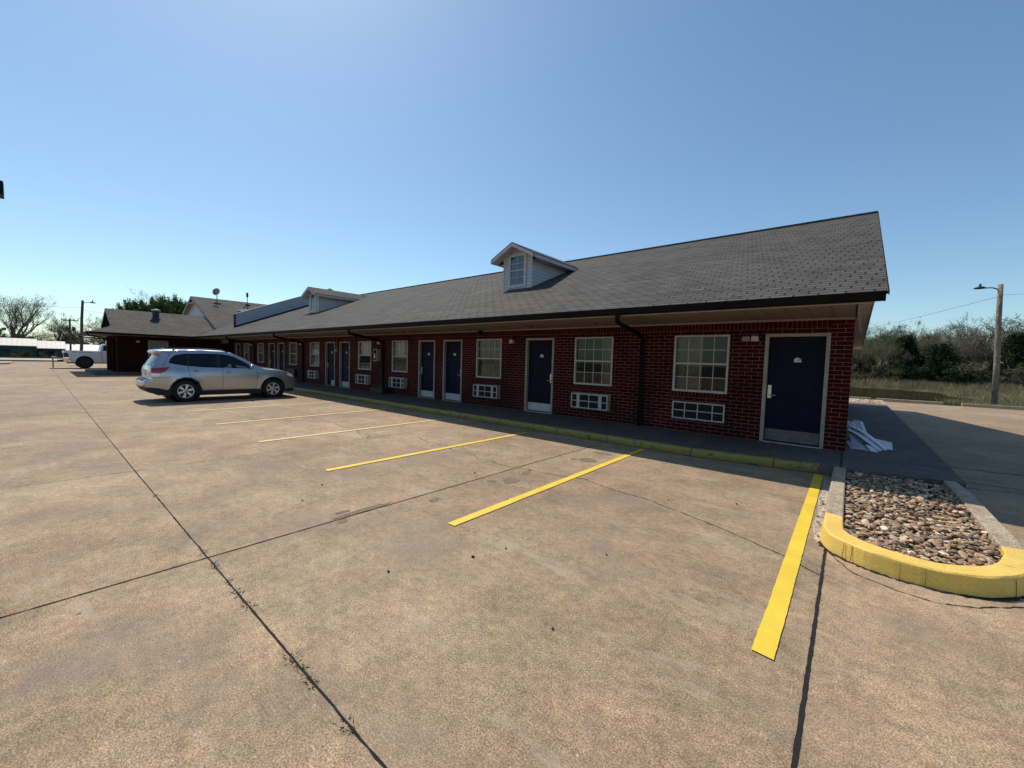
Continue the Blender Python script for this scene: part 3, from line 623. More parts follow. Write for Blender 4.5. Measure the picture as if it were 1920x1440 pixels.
for a, b_, k in WINS: make_window(a, b_, k)
# --- wall air units
for a, b_, k in WINS:
    x0, x1, z0, z1 = a + .03, b_ - .02, .43, .82; y1 = YW - .16 if k != 1 else YW - .035
    m = MB(); m.box(x0 + .01, y1 + .02, z0, x1 - .01, YW - .001, z1); 
    if k != 1: m.box(x0 - .01, YW - .05, z0 - .015, x1 + .01, YW - .002, z1 + .015)
    unit = m.build('air_unit', 'beige' if k != 7 else 'black', motel)
    g_ = MB(); 
    if k == 7:
        g_.box(x0, y1, z0, x1, y1 + .018, z1); g_.build('grille', 'black', unit); continue
    th = .028
    for q in ((x0, z0, x1, z0 + th), (x0, z1 - th, x1, z1), (x0, z0 + th, x0 + th, z1 - th), (x1 - th, z0 + th, x1, z1 - th)): g_.box(q[0], y1, q[1], q[2], y1 + .02, q[3])
    W_ = x1 - x0; zm = (z0 + z1) / 2
    if k == 1:
        for u in (.25, .5, .78): g_.box(x0 + W_ * u - .01, y1 + .002, z0 + th, x0 + W_ * u + .01, y1 + .018, z1 - th)
    else:
        for u in (.20, .80): g_.box(x0 + W_ * u - .045, y1 + .002, z0 + th, x0 + W_ * u + .045, y1 + .018, z1 - th)
        g_.box(x0 + W_ * .5 - .01, y1 + .002, z0 + th, x0 + W_ * .5 + .01, y1 + .018, z1 - th)
    g_.box(x0 + th, y1 + .004, zm - .01, x1 - th, y1 + .016, zm + .01)
    g_.build('grille', 'grille', unit)
    s = MB(); s.quad((x0 + .01, y1 + .019, z0), (x1 - .01, y1 + .019, z0), (x1 - .01, y1 + .019, z1), (x0 + .01, y1 + .019, z1)); s.build('louvre_back', 'dark', unit)
# --- wall lamps, downspouts, small boxes
def wall_light(x, z, parent=motel, face='y', y=None):
    m = MB(); yy = (YW if y is None else y)
    if face == 'y':
        m.lathe((x, yy - .001, z + .02), 'y', [(0, -.05), (.06, -.05), (.07, 0)], 16); m.box(x - .075, yy - .17, z + .045, x + .075, yy - .02, z + .10)
        l = m.build('wall_light', 'black', parent, .01)
        b = MB(); b.prism([(x - .055, yy - .155, z + .044), (x + .055, yy - .155, z + .044), (x + .07, yy - .155, z - .06), (x - .07, yy - .155, z - .06)], (0, .12, 0)); b.build('shade', 'white_trim', l, .01)
    else:
        m.box(x + .001, y - .07, z, x + .05, y + .07, z + .12); l = m.build('wall_light', 'black', parent)
        b = MB(); b.box(x + .05, y - .09, z - .06, x + .17, y + .09, z + .05); b.build('shade', 'white_trim', l)
for x in (-1.52, -7.92, -15.22, -22.9, -30.55): wall_light(x, 2.22)
m = MB(); m.box(-1.76, YW - .04, 2.17, -1.62, YW - .001, 2.26); m.build('junction_box', 'beige', motel)
for xo, xw_ in ((-3.55, -3.86), (-13.97, -14.98), (-21.0, -22.72), (-28.2, -30.1)):
    m = MB(); ax = Vector((xo, 7.37, 2.58)); 
    m.tube([ax, (xo, 7.37, 2.50), (xo - .03, 7.46, 2.44), (xo + (xw_ - xo) * .5, 8.4, 2.38), (xw_ + .02, 9.32, 2.30), (xw_, 9.41, 2.20), (xw_, 9.415, 1.2), (xw_, 9.415, .24), (xw_ + .02, 9.36, .17)], .048, 4, sm=False)
    m.box(xw_ - .055, 9.40, 1.9, xw_ + .055, YW - .002, 1.93); m.box(xw_ - .055, 9.40, .8, xw_ + .055, YW - .002, .83); m.build('downspout', 'gutter', motel)
m = MB(); m.box(-9.35, 9.33, 2.43, -9.25, 9.46, 2.58); m.box(-9.33, 9.24, 2.46, -9.27, 9.33, 2.53); m.build('security_camera', 'black', motel)
for x in (-4.7, -6.6, -12.4): m = MB(); m.lathe((x, 8.6, 2.575), 'z', [(0, -.03), (.03, -.02), (.04, .006)], 12); m.build('ceiling_fixture', 'black', motel)
m = MB(); m.box(-15.50, YW - .19, 1.45, -15.22, YW - .002, 1.97); bx = m.build('meter_box', 'beige', motel, .004)
m = MB(); m.box(-15.46, YW - .197, 1.50, -15.26, YW - .191, 1.92); m.build('box_door', 'dark', bx)
m = MB(); m.box(-15.40, YW - .205, 1.58, -15.33, YW - .198, 1.76); m.build('label', 'plate', bx)
m = MB(); m.tube([(-18.98, 9.44, 2.56), (-18.98, 9.44, 1.93)], .014, 6); m.box(-19.04, 9.38, 1.83, -18.93, YW - .002, 1.95); m.box(-19.2, 9.40, 1.85, -19.1, YW - .002, 1.93); m.build('conduit', 'beige', motel)

# --- dormers
def dormer(cx, yf):
    zb = zr(yf) - .03; hw = .60; ze = zb + 1.17; za = ze + hw * .5; d = MB()
    yk = lambda z: EY + (z - EZ) / RS
    d.add([(cx - hw, yf, zb), (cx + hw, yf, zb), (cx + hw, yf, ze), (cx, yf, za), (cx - hw, yf, ze)], [(0, 1, 2, 3, 4)])
    for s in (-1, 1): d.add([(cx + s * hw, yf, zb), (cx + s * hw, yk(ze) + .05, ze), (cx + s * hw, yf, ze)], [(0, 1, 2) if s > 0 else (0, 2, 1)])
    dm = d.build('dormer', 'siding', motel)
    # roof of the dormer: two slopes with a white fascia along front and side edges
    ov = .34; hr = hw + .33; zE = za - hr * .5 + .04; zA = za + .04; yo = yf - ov
    r = MB(); c = MB()
    for s in (-1, 1):
        A, B, Cc, D = (cx, yo, zA), (cx + s * hr, yo, zE), (cx + s * hr, yk(zE) - .02, zE), (cx, yk(zA) + .1, zA)
        slab(r, [A, B, Cc, D], .03)
        th = .11
        for P, Q in ((A, B), (B, Cc)):
            P = Vector(P) - Vector((0, 0, .031)); Q = Vector(Q) - Vector((0, 0, .031)); n = Vector((0, .02, 0)) if P.y == Q.y else Vector((-s * .02, 0, 0))
            c.add([P, Q, Q - Vector((0, 0, th)), P - Vector((0, 0, th)), P + n, Q + n, Q + n - Vector((0, 0, th)), P + n - Vector((0, 0, th))], [(0, 1, 2, 3), (7, 6, 5, 4), (3, 2, 6, 7), (0, 4, 5, 1), (0, 3, 7, 4), (1, 5, 6, 2)])
        # boxed soffit
        c.quad((cx, yo + .02, zA - .14), (cx + s * (hr - .02), yo + .02, zE - .13), (cx + s * (hr - .02), yf + .01, zE - .13), (cx, yf + .01, zA - .14))
        c.quad((cx + s * hw, yf, zE - .125), (cx + s * (hr - .01), yf, zE - .125), (cx + s * (hr - .01), yk(zE - .12), zE - .125), (cx + s * hw, yk(zE - .12), zE - .125))
    fixnorm(r.build('dormer_roof', 'shingle', dm)); fixnorm(c.build('fascia', 'white_trim', dm))
    e = MB()
    for s in (-1, 1): e.box(cx + s * hw - .03, yf - .012, zb + .03, cx + s * hw + .03, yf - .002, ze)
    for s in (-1, 1): e.box(cx + s * (hw + .002) - (.0 if s > 0 else .012), yf, zb + .02, cx + s * (hw + .002) + (.012 if s > 0 else 0), yf + .05, ze)
    e.box(cx - hw, yf - .014, zb, cx + hw, yf - .003, zb + .05); e.build('corner_trim', 'white_trim', dm)
    # window with wide surround
    w0, w1, z0, z1 = cx - .29, cx + .29, zb + .17, zb + 1.10
    t = MB()
    for q in ((w0 - .1, z0 - .1, w1 + .1, z0), (w0 - .1, z1, w1 + .1, z1 + .085), (w0 - .1, z0, w0, z1), (w1, z0, w1 + .1, z1)): t.box(q[0], yf - .035, q[1], q[2], yf - .004, q[3])
    zm = (z0 + z1) / 2
    t.box(w0, yf - .03, zm - .018, w1, yf - .008, zm + .018)
    for zz in ((z0 + zm) / 2, (zm + z1) / 2): t.box(w0, yf - .022, zz - .01, w1, yf - .009, zz + .01)
    t.box(cx - .01, yf - .0215, z0, cx + .01, yf - .0095, z1); t.build('window_frame', 'white_trim', dm)
    g_ = MB(); g_.quad((w0, yf - .006, z0), (w1, yf - .006, z0), (w1, yf - .006, z1), (w0, yf - .006, z1)); g_.build('pane', 'dormer_pane', dm)
M['dormer_pane'] = mat('grey_pane', (0.05, 0.065, 0.09), 0.08, spec=1.0)
dormer(-8.82, 10.63); dormer(-24.62, 10.83)
# --- siding-clad parapet running up and over the roof
mb = MB(); X0, X1 = -32.85, -32.57; th = .87; y0 = 9.07; y2 = 2 * RY - y0
prof = [(y0, zr(y0) - .05), (RY, RZ - .05), (y2, zr(y2) - .05), (y2, zr(y2) + th), (RY, RZ + th), (y0, zr(y0) + th)]
mb.prism([(X0, y, z) for y, z in prof], (X1 - X0, 0, 0)); par = fixnorm(mb.build('parapet', 'siding_grey', motel))
mb = MB(); 
for (ya, za), (yb, zb) in (((y0 - .03, zr(y0) + th), (RY, RZ + th)), ((RY, RZ + th), (y2 + .03, zr(y2) + th))):
    mb.prism([(X0 - .03, ya, za), (X1 + .03, ya, za), (X1 + .03, ya, za + .035), (X0 - .03, ya, za + .035)], (0, yb - ya, zb - za))
mb.build('coping', 'white_trim', par)
mb = MB(); mb.box(X0 - .02, y0 - .05, zr(y0) - .04, X1 + .02, y0 - .005, zr(y0) + th); mb.prism([(X1 + .002, y0, zr(y0)), (X1 + .04, y0, zr(y0)), (X1 + .04, y0, zr(y0) + .09), (X1 + .002, y0, zr(y0) + .09)], (0, RY - y0, RZ - zr(y0))); mb.build('flashing', 'gutter', par)

# ================================================================== WING
XW = -37.6
wing = thing('motel_wing', (-41, 6, 0), 'low brick office wing of the motel with a clipped gable porch at the far left', 'building')
mb = MB(); 
# east wall with a window hole, built in y-z
def wall_east(mb, y0, y1, z0, z1, x, holes, depth=.12):
    ys_ = sorted({y0, y1} | {h[0] for h in holes} | {h[1] for h in holes}); zs = sorted({z0, z1} | {h[2] for h in holes} | {h[3] for h in holes})
    for i in range(len(ys_) - 1):
        for j in range(len(zs) - 1):
            cy = (ys_[i] + ys_[i + 1]) / 2; cz = (zs[j] + zs[j + 1]) / 2
            if any(h[0] < cy < h[1] and h[2] < cz < h[3] for h in holes): continue
            mb.quad((x, ys_[i], zs[j]), (x, ys_[i + 1], zs[j]), (x, ys_[i + 1], zs[j + 1]), (x, ys_[i], zs[j + 1]))
wall_east(mb, 3.65, 21, 0, 2.6, XW, [(5.22, 6.3, 1.05, 2.33)])
mb.quad((XW, 3.65, 0), (-42.3, 3.65, 0), (-42.3, 3.65, 2.6), (XW, 3.65, 2.6)); mb.quad((-42.3, 3.65, 0), (-42.3, 30, 0), (-42.3, 30, 2.6), (-42.3, 3.65, 2.6))
mb.quad((XW - .6, 4, .2), (XW - .6, 8, .2), (XW - .6, 8, 2.5), (XW - .6, 4, 2.5))
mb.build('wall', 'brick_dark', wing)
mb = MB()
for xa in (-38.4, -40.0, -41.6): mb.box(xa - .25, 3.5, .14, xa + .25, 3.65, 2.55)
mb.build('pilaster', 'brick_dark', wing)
# roof: long low ridge, clipped gable to the front with a skirt
ex, wx = -35.45, -43.95; rx = -39.7; zw = EZ + RS * (ex - rx); gy = 3.3; zsk = EZ + RS * (gy - 2.2); sx = (gy - 2.2)
mb = MB()
slab(mb, [(ex, 2.2, EZ), (ex, EY, EZ), (ex - 1.95, EY + 1.95, EZ + RS * 1.95), (rx, 9.2, zw), (rx, gy, zw), (ex - sx, gy, zsk)])
slab(mb, [(wx, 2.2, EZ), (wx, 30, EZ), (rx, 30, zw), (rx, gy, zw), (wx + sx, gy, zsk)])
slab(mb, [(ex, 2.2, EZ), (ex - sx, gy, zsk), (ex - sx - .25, gy + .4, zsk), (wx + sx + .25, gy + .4, zsk), (wx + sx, gy, zsk), (wx, 2.2, EZ)])
wr = fixnorm(mb.build('roof', 'shingle', wing))
mb = MB(); mb.add([(ex - sx, gy + .4, zsk), (rx, gy + .4, zw - .03), (wx + sx, gy + .4, zsk)], [(0, 1, 2)]); mb.build('front_gable', 'beige', wing)
mb = MB(); mb.lathe((rx - .1, gy + .36, zw - .32), 'y', [(0, -.05), (.1, -.04), (.12, 0)], 12); mb.build('gable_vent', 'plate', wing)
mb = MB()
for s, e_ in ((1, ex - sx), (-1, wx + sx)):
    a = Vector((e_, gy, zsk - .02)); b_ = Vector((rx, gy, zw - .02)); mb.prism([a, a + Vector((0, .03, 0)), a + Vector((0, .03, -.12)), a + Vector((0, 0, -.12))], b_ - a)
mb.box(wx + .02, 2.24, EZ - .13, ex - .02, 2.27, EZ - .04); mb.build('bargeboard', 'trim', wing)
mb = MB(); mb.box(ex - .02, 2.15, EZ - .12, ex + .09, EY, EZ + .005); mb.box(wx, 2.10, EZ - .12, ex + .09, 2.18, EZ + .005); mb.build('gutter', 'gutter', wing)
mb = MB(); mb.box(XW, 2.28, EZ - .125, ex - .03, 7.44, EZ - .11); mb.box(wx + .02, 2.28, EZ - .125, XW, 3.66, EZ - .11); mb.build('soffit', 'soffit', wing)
for x in (-36.0, -38.6):
    mb = MB(); mb.tube([(x if x > -38 else wx + 1, 2.2, 2.58), (x if x > -38 else wx + 1, 2.25, 2.48), (x - .6, 3.0, 2.35), (x - 1.55 if x > -38 else x - 1.3, 3.42, 2.3), (x - 1.55 if x > -38 else x - 1.3, 3.45, 2.0), (x - 1.55 if x > -38 else x - 1.3, 3.45, .2)], .045, 6); mb.build('downspout', 'gutter', wing)
# wing window
f = MB(); xx = XW
for q in ((5.22, 1.05, 5.27, 2.33), (6.25, 1.05, 6.3, 2.33), (5.27, 2.28, 6.25, 2.33), (5.27, 1.05, 6.25, 1.1), (5.27, 1.67, 6.25, 1.71)): f.box(xx - .05, q[0], q[1], xx + .015, q[2], q[3])
wwin = f.build('window', 'frame', wing)
f = MB()
for u in (.25, .5, .75): f.box(xx - .035, 5.22 + 1.08 * u - .01, 1.71, xx - .02, 5.22 + 1.08 * u + .01, 2.28)
f.box(xx - .034, 5.27, 1.99, xx - .021, 6.25, 2.01); f.build('muntins', 'frame', wwin)
f = MB(); f.quad((xx - .055, 5.25, 1.7), (xx - .055, 6.27, 1.7), (xx - .055, 6.27, 2.3), (xx - .055, 5.25, 2.3)); f.build('blind', 'curtain_pale', wwin)
f = MB(); f.quad((xx - .04, 5.25, 1.08), (xx - .04, 6.27, 1.08), (xx - .04, 6.27, 2.3), (xx - .04, 5.25, 2.3)); f.build('pane', 'glass', wwin)
wall_light(XW, 2.22, wing, 'x', 4.68)
mb = MB(); mb.box(-36.9, 9.3, 2.33, -35.3, 9.36, 2.58); mb.build('soffit_return', 'trim', wing)
# tall cross gable behind
bx_, bz, by = -43.9, 6.42, 8.9; be = -35.0
mb = MB(); slab(mb, [(bx_, by, bz), (bx_, 34, bz), (be - 1.0, 34, bz - RS * (be - 1 - bx_)), (-36.0, 8.9 + .6, bz - RS * (-36.0 - bx_)), (-36.75, by, bz - RS * (-36.75 - bx_))], .05)
slab(mb, [(bx_, by, bz), (bx_, 34, bz), (-52.8, 34, bz - RS * 8.9), (-52.8, by, bz - RS * 8.9)], .05)
br = fixnorm(mb.build('tall_roof', 'shingle', wing))
mb = MB(); mb.add([(-36.9, by + .35, bz - RS * 7.0 - .05), (bx_, by + .35, bz - .05), (-51, by + .35, bz - RS * 7.1 - .05), (-51, by + .35, 2.6), (-36.9, by + .35, 2.6)], [(0, 1, 2, 3, 4)]); mb.build('gable', 'siding', wing)
mb = MB()
for s, xe_ in ((1, -36.75), (-1, -52.8)):
    a = Vector((xe_, by, bz - RS * abs(xe_ - bx_) - .055)); b_ = Vector((bx_, by, bz - .055))
    mb.prism([a, a + Vector((0, .03, 0)), a + Vector((0, .03, -.17)), a + Vector((0, 0, -.17))], b_ - a)
    mb.quad(a + Vector((0, .03, -.05)), b_ + Vector((0, .03, -.05)), b_ + Vector((0, .36, -.05)), a + Vector((0, .36, -.05)))
mb.box(bx_ - .9, by + .04, bz - .62, bx_ + .9, by + .33, bz - .52)
mb.build('bargeboard', 'trim', wing)
# roof ventilator
vz = EZ + RS * (ex + 38.35)
mb = MB(); mb.lathe((-38.4, 5.78, vz - .1), 'z', [(.27, 0), (.27, .12), (.2, .16), (.2, .62), (.19, .64)], 20); rv = mb.build('roof_vent', 'black', wing)
mb = MB(); mb.lathe((-38.4, 5.78, vz - .1), 'z', [(.2, .66), (.26, .67), (.26, .76), (.1, .80), (0, .80)], 20); mb.build('vent_cap', 'white_trim', rv)

# ================================================================== VEHICLES
M['silver'] = mat('silver_car_paint', (0.42, 0.43, 0.46), 0.28, metal=0.75, coat=0.6)
M['white_paint'] = mat('white_truck_paint', (0.62, 0.62, 0.63), 0.35, coat=0.4)
M['tyre'] = mat('tyre_rubber', (0.010, 0.010, 0.010), 0.85, 0.2, 20)
M['alloy'] = mat('machined_alloy', (0.62, 0.62, 0.62), 0.3, metal=0.7)
M['cladding'] = mat('black_cladding', (0.014, 0.014, 0.015), 0.65)
M['red_lens'] = mat('red_lens', (0.28, 0.012, 0.02), 0.15, coat=0.8)
M['clear_lens'] = mat('clear_lens', (0.9, 0.9, 0.86), 0.12, coat=0.8)
M['seam'] = mat('panel_gap', (0.02, 0.02, 0.025), 0.7)
M['dkglass'] = mat('dark_car_glass', (0.002, 0.003, 0.006), 0.05, spec=0.35)
M['seat'] = mat('grey_seat', (0.18, 0.18, 0.17), 0.9)
M['chrome'] = mat('chrome', (0.7, 0.7, 0.7), 0.12, metal=1.0)
def inset_pts(poly, step):
    out = []
    for i in range(len(poly)):
        a = Vector(poly[i]); b_ = Vector(poly[(i + 1) % len(poly)]); n = max(1, int((b_ - a).length / step))
        out += [a.lerp(b_, k / n) for k in range(n)]
    return out
def region(mb, poly, surf, step=.07, mi=0, flip=False):
    """fill a side-view polygon (y, z) with triangles and lay it on the body side surface"""
    bd = inset_pts(poly, step); ys_ = [p.x for p in bd]; zs = [p.y for p in bd]; pts = list(bd); P2 = [(p.x, p.y) for p in bd]
    y = min(ys_) + step / 2
    while y < max(ys_):
        z = min(zs) + step / 2
        while z < max(zs):
            if inside((y, z), P2) and min((Vector((y, z)) - q).length for q in bd) > step * .45: pts.append(Vector((y, z)))
            z += step
        y += step
    n = len(bd); vo, _, fo, *_r = delaunay_2d_cdt(pts, [], [list(range(n))], 1, 1e-5)
    fs = [tuple(f)[::-1] if flip else tuple(f) for f in fo]
    mb.add([surf(p.x, p.y) for p in vo], fs, mi, True)
def arch(cy, cz, r, z0, n=12, rev=False):
    a0 = math.asin(max(-1, min(1, (z0 - cz) / r))); pts = [(cy + r * math.cos(a), cz + r * math.sin(a)) for a in [a0 + (PI - 2 * a0) * i / n for i in range(n + 1)]]
    return pts[::-1] if rev else pts      # from front to rear along the arch; rev: rear to front
class Body:
    def __init__(s, xc, yr, yf, halfw, prof, top, shoulder, tumble, arches, sill, endr=.5, endk=.15):
        s.xc, s.yr, s.yf, s.hw, s.prof, s.sh, s.tb, s.arches, s.sill, s.er, s.ek = xc, yr, yf, halfw, prof, shoulder, tumble, arches, sill, endr, endk
    def W(s, y, z):
        w_ = s.hw
        if z > s.sh: w_ -= (z - s.sh) * s.tb + (z - s.sh) ** 2 * .12
        if z < .55: w_ -= (.55 - z) * .12
        w_ += .012 * math.cos((z - .82) * 7) - .010
        for d in (y - s.yr, s.yf - y):
            if d < s.er: w_ -= s.ek * (1 - max(d, 0) / s.er) ** 2.4
        for cy, cz, r in s.arches:
            q = math.hypot(y - cy, z - cz) - r
            if -.04 <= q < .12: w_ += .018 * (1 - max(q, 0) / .12)
        return w_
    def side(s, sg, off=0.0): return lambda y, z: (s.xc + sg * (s.W(y, z) + off), y, z)
    def crown(s, i0, i1, name, m, parent, off=0.0, t0=-1, t1=1, nt=13, bulge=.05, sub=1):
        P = s.prof; L = []
        for i in range(i0, i1):
            for k in range(sub): L.append(Vector(P[i]).lerp(Vector(P[i + 1]), k / sub))
        L.append(Vector(P[i1])); vs = []
        for i, p in enumerate(L):
            t = (L[min(i + 1, len(L) - 1)] - L[max(i - 1, 0)]); t.normalize(); nrm = Vector((-t.y, t.x))
            for k in range(nt):
                tt = t0 + (t1 - t0) * k / (nt - 1); w_ = s.W(p.x, p.y) * tt; bb = bulge * (1 - abs(tt) ** 2.5) + off
                q = p + nrm * bb; vs.append((s.xc + w_, q.x, q.y))
        fs = [(i * nt + k, i * nt + k + 1, (i + 1) * nt + k + 1, (i + 1) * nt + k) for i in range(len(L) - 1) for k in range(nt - 1)]
        mb = MB().add(vs, fs, 0, True); return mb if name is None else mb.build(name, m, parent)
def wheel(parent, x, y, r, wdt, sg, rim_r, spokes=6, dark=False, name='wheel'):
    t = MB(); pr = [(rim_r, -wdt * .42), (r * .93, -wdt * .5), (r, -wdt * .36), (r, wdt * .36), (r * .93, wdt * .5), (rim_r, wdt * .42), (rim_r - .015, wdt * .3)]
    t.lathe((x, y, r), 'x', [(a, h * sg) for a, h in pr], 36); ty = fixnorm(t.build(name, 'tyre', parent))
    xo = x + sg * wdt * .36
    d = MB(); d.lathe((xo - sg * .05, y, r), 'x', [(0, 0), (rim_r - .01, 0)], 30); d.build('brake_disc', 'black', ty)
    m = MB(); m.lathe((xo, y, r), 'x', [(rim_r, sg * .015), (rim_r - .012, sg * .018), (rim_r - .022, 0)], 36)
    m.lathe((xo, y, r), 'x', [(.055, -sg * .02), (.055, sg * .004), (0, sg * .008)], 16)
    for k in range(spokes):
        a = 2 * PI * k / spokes + .3
        for da in (-.17, .17):
            pass
        ca, sa = math.cos(a), math.sin(a); e1 = Vector((0, ca, sa)); e2 = Vector((0, -sa, ca)); c = Vector((xo, y, r))
        w0, w1 = .022, .040
        pts = [c + e1 * .045 + e2 * w0, c + e1 * (rim_r - .01) + e2 * w1, c + e1 * (rim_r - .01) - e2 * w1, c + e1 * .045 - e2 * w0]
        m.prism(pts, (-sg * .02, 0, 0))
    fixnorm(m.build('rim', 'cladding' if dark else 'alloy', ty)); return ty

# ---- silver estate nosed in to the rooms
suv = thing('parked_car', (-17.28, 4.45, 0), 'silver estate car with dark tinted rear windows parked nose-in to the motel', 'car')
prof = [(2.34, .34), (2.20, .42), (2.13, .54), (2.12, .66), (2.17, .71), (2.27, .73), (2.29, .84), (2.28, .98), (2.30, 1.08), (2.33, 1.14), (2.41, 1.28), (2.51, 1.45), (2.57, 1.535), (2.42, 1.585), (2.42, 1.61), (2.56, 1.635), (2.95, 1.655), (3.4, 1.675), (3.9, 1.675), (4.25, 1.655), (4.5, 1.60), (4.72, 1.50), (4.95, 1.365), (5.18, 1.22), (5.38, 1.10), (5.5, 1.065), (5.8, 1.045), (6.1, 1.0), (6.35, .93), (6.48, .86), (6.56, .76), (6.62, .66), (6.64, .52), (6.60, .38), (6.52, .27)]
ar = [(3.14, .36, .43), (5.76, .36, .43)]
B = Body(-17.28, 2.12, 6.64, .895, prof, 0, .98, .23, ar, .30)
sz = .30
poly = [p for p in prof[:-1]] + [(6.50, .30)] + arch(5.76, .36, .43, sz) + arch(3.14, .36, .43, sz) + [(2.45, .32)]
mb = MB()
for sg in (1, -1): region(mb, poly, B.side(sg), .085, flip=(sg < 0))
c_ = B.crown(0, len(prof) - 1, None, None, None, sub=2)
mb.add(c_.v, c_.f, 0, True)
body = mb.build('body', 'silver', suv)
bm = bmesh.new(); bm.from_mesh(body.data); bmesh.ops.remove_doubles(bm, verts=bm.verts, dist=.004); bmesh.ops.recalc_face_normals(bm, faces=bm.faces); bm.to_mesh(body.data); bm.free()
def side_patch(B_, poly, name, m, parent, off=.005, step=.06, sides=(1, -1)):
    o = None
    for sg in sides:
        q = MB(); region(q, poly, B_.side(sg, off), step, flip=(sg < 0)); o = q.build(name, m, parent)
    return o
# side glass: rear quarter, rear door, front door
side_patch(B, [(2.73, 1.285), (2.78, 1.40), (2.88, 1.50), (3.05, 1.545), (3.22, 1.565), (3.22, 1.165), (3.0, 1.20), (2.82, 1.235), (2.74, 1.255)], 'rear_quarter_window', 'dkglass', suv)
side_patch(B, [(3.235, 1.565), (3.7, 1.58), (4.02, 1.58), (4.02, 1.115), (3.6, 1.13), (3.235, 1.163)], 'rear_door_window', 'dkglass', suv)
fw_ = [(4.10, 1.578), (4.35, 1.55), (4.55, 1.485), (4.78, 1.36), (5.0, 1.21), (5.14, 1.09), (4.6, 1.10), (4.10, 1.113)]
side_patch(B, fw_, 'front_door_window', 'dkglass', suv)
side_patch(B, [(4.02, 1.585), (4.10, 1.585), (4.10, 1.11), (4.02, 1.113)], 'door_pillar', 'black', suv, .0055)
side_patch(B, [(4.22, 1.11), (4.42, 1.113), (4.44, 1.20), (4.40, 1.24), (4.33, 1.23), (4.33, 1.14), (4.22, 1.13)], 'seat_in_view', 'seat', suv, .0065, sides=(1,))
side_patch(B, [(4.62, 1.115), (4.95, 1.12), (4.90, 1.145), (4.60, 1.20), (4.56, 1.185)], 'dashboard_in_view', 'seat', suv, .0065, sides=(1,))
side_patch(B, [(3.205, 1.57), (3.25, 1.57), (3.25, 1.155), (3.205, 1.16)], 'door_pillar', 'black', suv, .0055)
side_patch(B, [(2.70, .42), (2.70, .32), (2.76, .55), (2.9, .74), (3.1, .81), (3.3, .79), (3.48, .66), (3.58, .42), (3.60, .37), (3.55, .37), (3.53, .44), (3.44, .62), (3.28, .75), (3.10, .775), (2.92, .70), (2.79, .54)], 'arch_lip', 'cladding', suv, .004, .05)
# seams, fuel flap, handles
def seam(pts, wd=.010, sides=(1, -1)):
    for sg in sides:
        q = MB()
        vs = []; P = []
        for a, b_ in zip(pts[:-1], pts[1:]):
            a, b_ = Vector(a), Vector(b_); n = max(1, int((b_ - a).length / .05)); P += [a.lerp(b_, k / n) for k in range(n)]
        P.append(Vector(pts[-1])); f = B.side(sg, .003)
        for i, p in enumerate(P):
            t = (P[min(i + 1, len(P) - 1)] - P[max(i - 1, 0)]).normalized(); n = Vector((-t.y, t.x)) * wd / 2; vs += [f(*(p + n)), f(*(p - n))]
        q.add(vs, [(2 * i, 2 * i + 1, 2 * i + 3, 2 * i + 2) for i in range(len(P) - 1)])
        q.build('door_gap', 'seam', suv)
seam([(3.22, 1.16), (3.23, .95), (3.28, .80)]); seam([(4.16, 1.10), (4.17, .7), (4.16, .37)]); seam([(5.22, 1.06), (5.23, .7), (5.20, .40)]); seam([(3.60, .38), (4.16, .37), (5.19, .37)], .008)
seam([(2.55, 1.14), (2.62, 1.26), (2.74, 1.50), (2.78, 1.60)], .010); seam([(2.95, 1.07), (3.10, 1.07), (3.10, .99), (3.04, .96), (2.94, .96), (2.93, 1.02), (2.95, 1.07)], .006)
seam([(2.30, .80), (2.6, .79), (2.8, .79)], .008)
for yy, zz in ((3.42, 1.0), (4.33, .955)):
    side_patch(B, [(yy - .07, zz - .028), (yy + .07, zz - .028), (yy + .09, zz), (yy + .06, zz + .03), (yy - .06, zz + .03), (yy - .09, zz)], 'handle_recess', 'seam', suv, .004, .03)
    for sg in (1, -1):
        q = MB(); p = Vector(B.side(sg, .028)(yy, zz)); q.box(min(p.x, p.x - sg * .018), yy - .085, zz - .014, max(p.x, p.x - sg * .018), yy + .085, zz + .016); q.build('door_handle', 'silver', suv, .006)
        
# cladding: sills, arch lips, bumpers
side_patch(B, [(3.54, .36), (5.36, .36), (5.36, .20), (3.54, .20)], 'sill_cladding', 'cladding', suv, .006)
side_patch(B, [(2.75, .40), (2.62, .42), (2.45, .47), (2.16, .50), (2.20, .38), (2.4, .26), (2.75, .24)], 'bumper_cladding', 'cladding', suv, .006)
side_patch(B, [(6.16, .33), (6.3, .36), (6.55, .34), (6.5, .22), (6.2, .22)], 'bumper_cladding', 'cladding', suv, .006)
B.crown(0, 2, 'rear_bumper_cladding', 'cladding', suv, off=.008); B.crown(3, 5, 'bumper_step', 'cladding', suv, off=.004, t0=-.8, t1=.8)
B.crown(31, 34, 'front_grille', 'cladding', suv, off=.008, t0=-.92, t1=.92)
# rear window, lamps, plate
B.crown(9, 12, 'rear_window', 'dkglass', suv, off=.006, t0=-.86, t1=.86, sub=2)
B.crown(20, 24, 'windscreen', 'dkglass', suv, off=.005, t0=-.93, t1=.93, sub=2)
side_patch(B, [(2.30, 1.09), (2.52, 1.115), (2.76, 1.13), (2.62, .99), (2.52, .93), (2.29, .94)], 'tail_lamp', 'red_lens', suv, .007, .04)
side_patch(B, [(2.29, .935), (2.51, .925), (2.45, .83), (2.29, .82)], 'reversing_lamp', 'clear_lens', suv, .007, .04)
B.crown(7, 9, 'rear_lamp_inner', 'red_lens', suv, off=.006, t0=.72, t1=1.0, nt=4); B.crown(7, 9, 'rear_lamp_inner', 'red_lens', suv, off=.006, t0=-1.0, t1=-.72, nt=4)
B.crown(6, 7, 'licence_plate', 'plate', suv, off=.008, t0=-.28, t1=.28, nt=5)
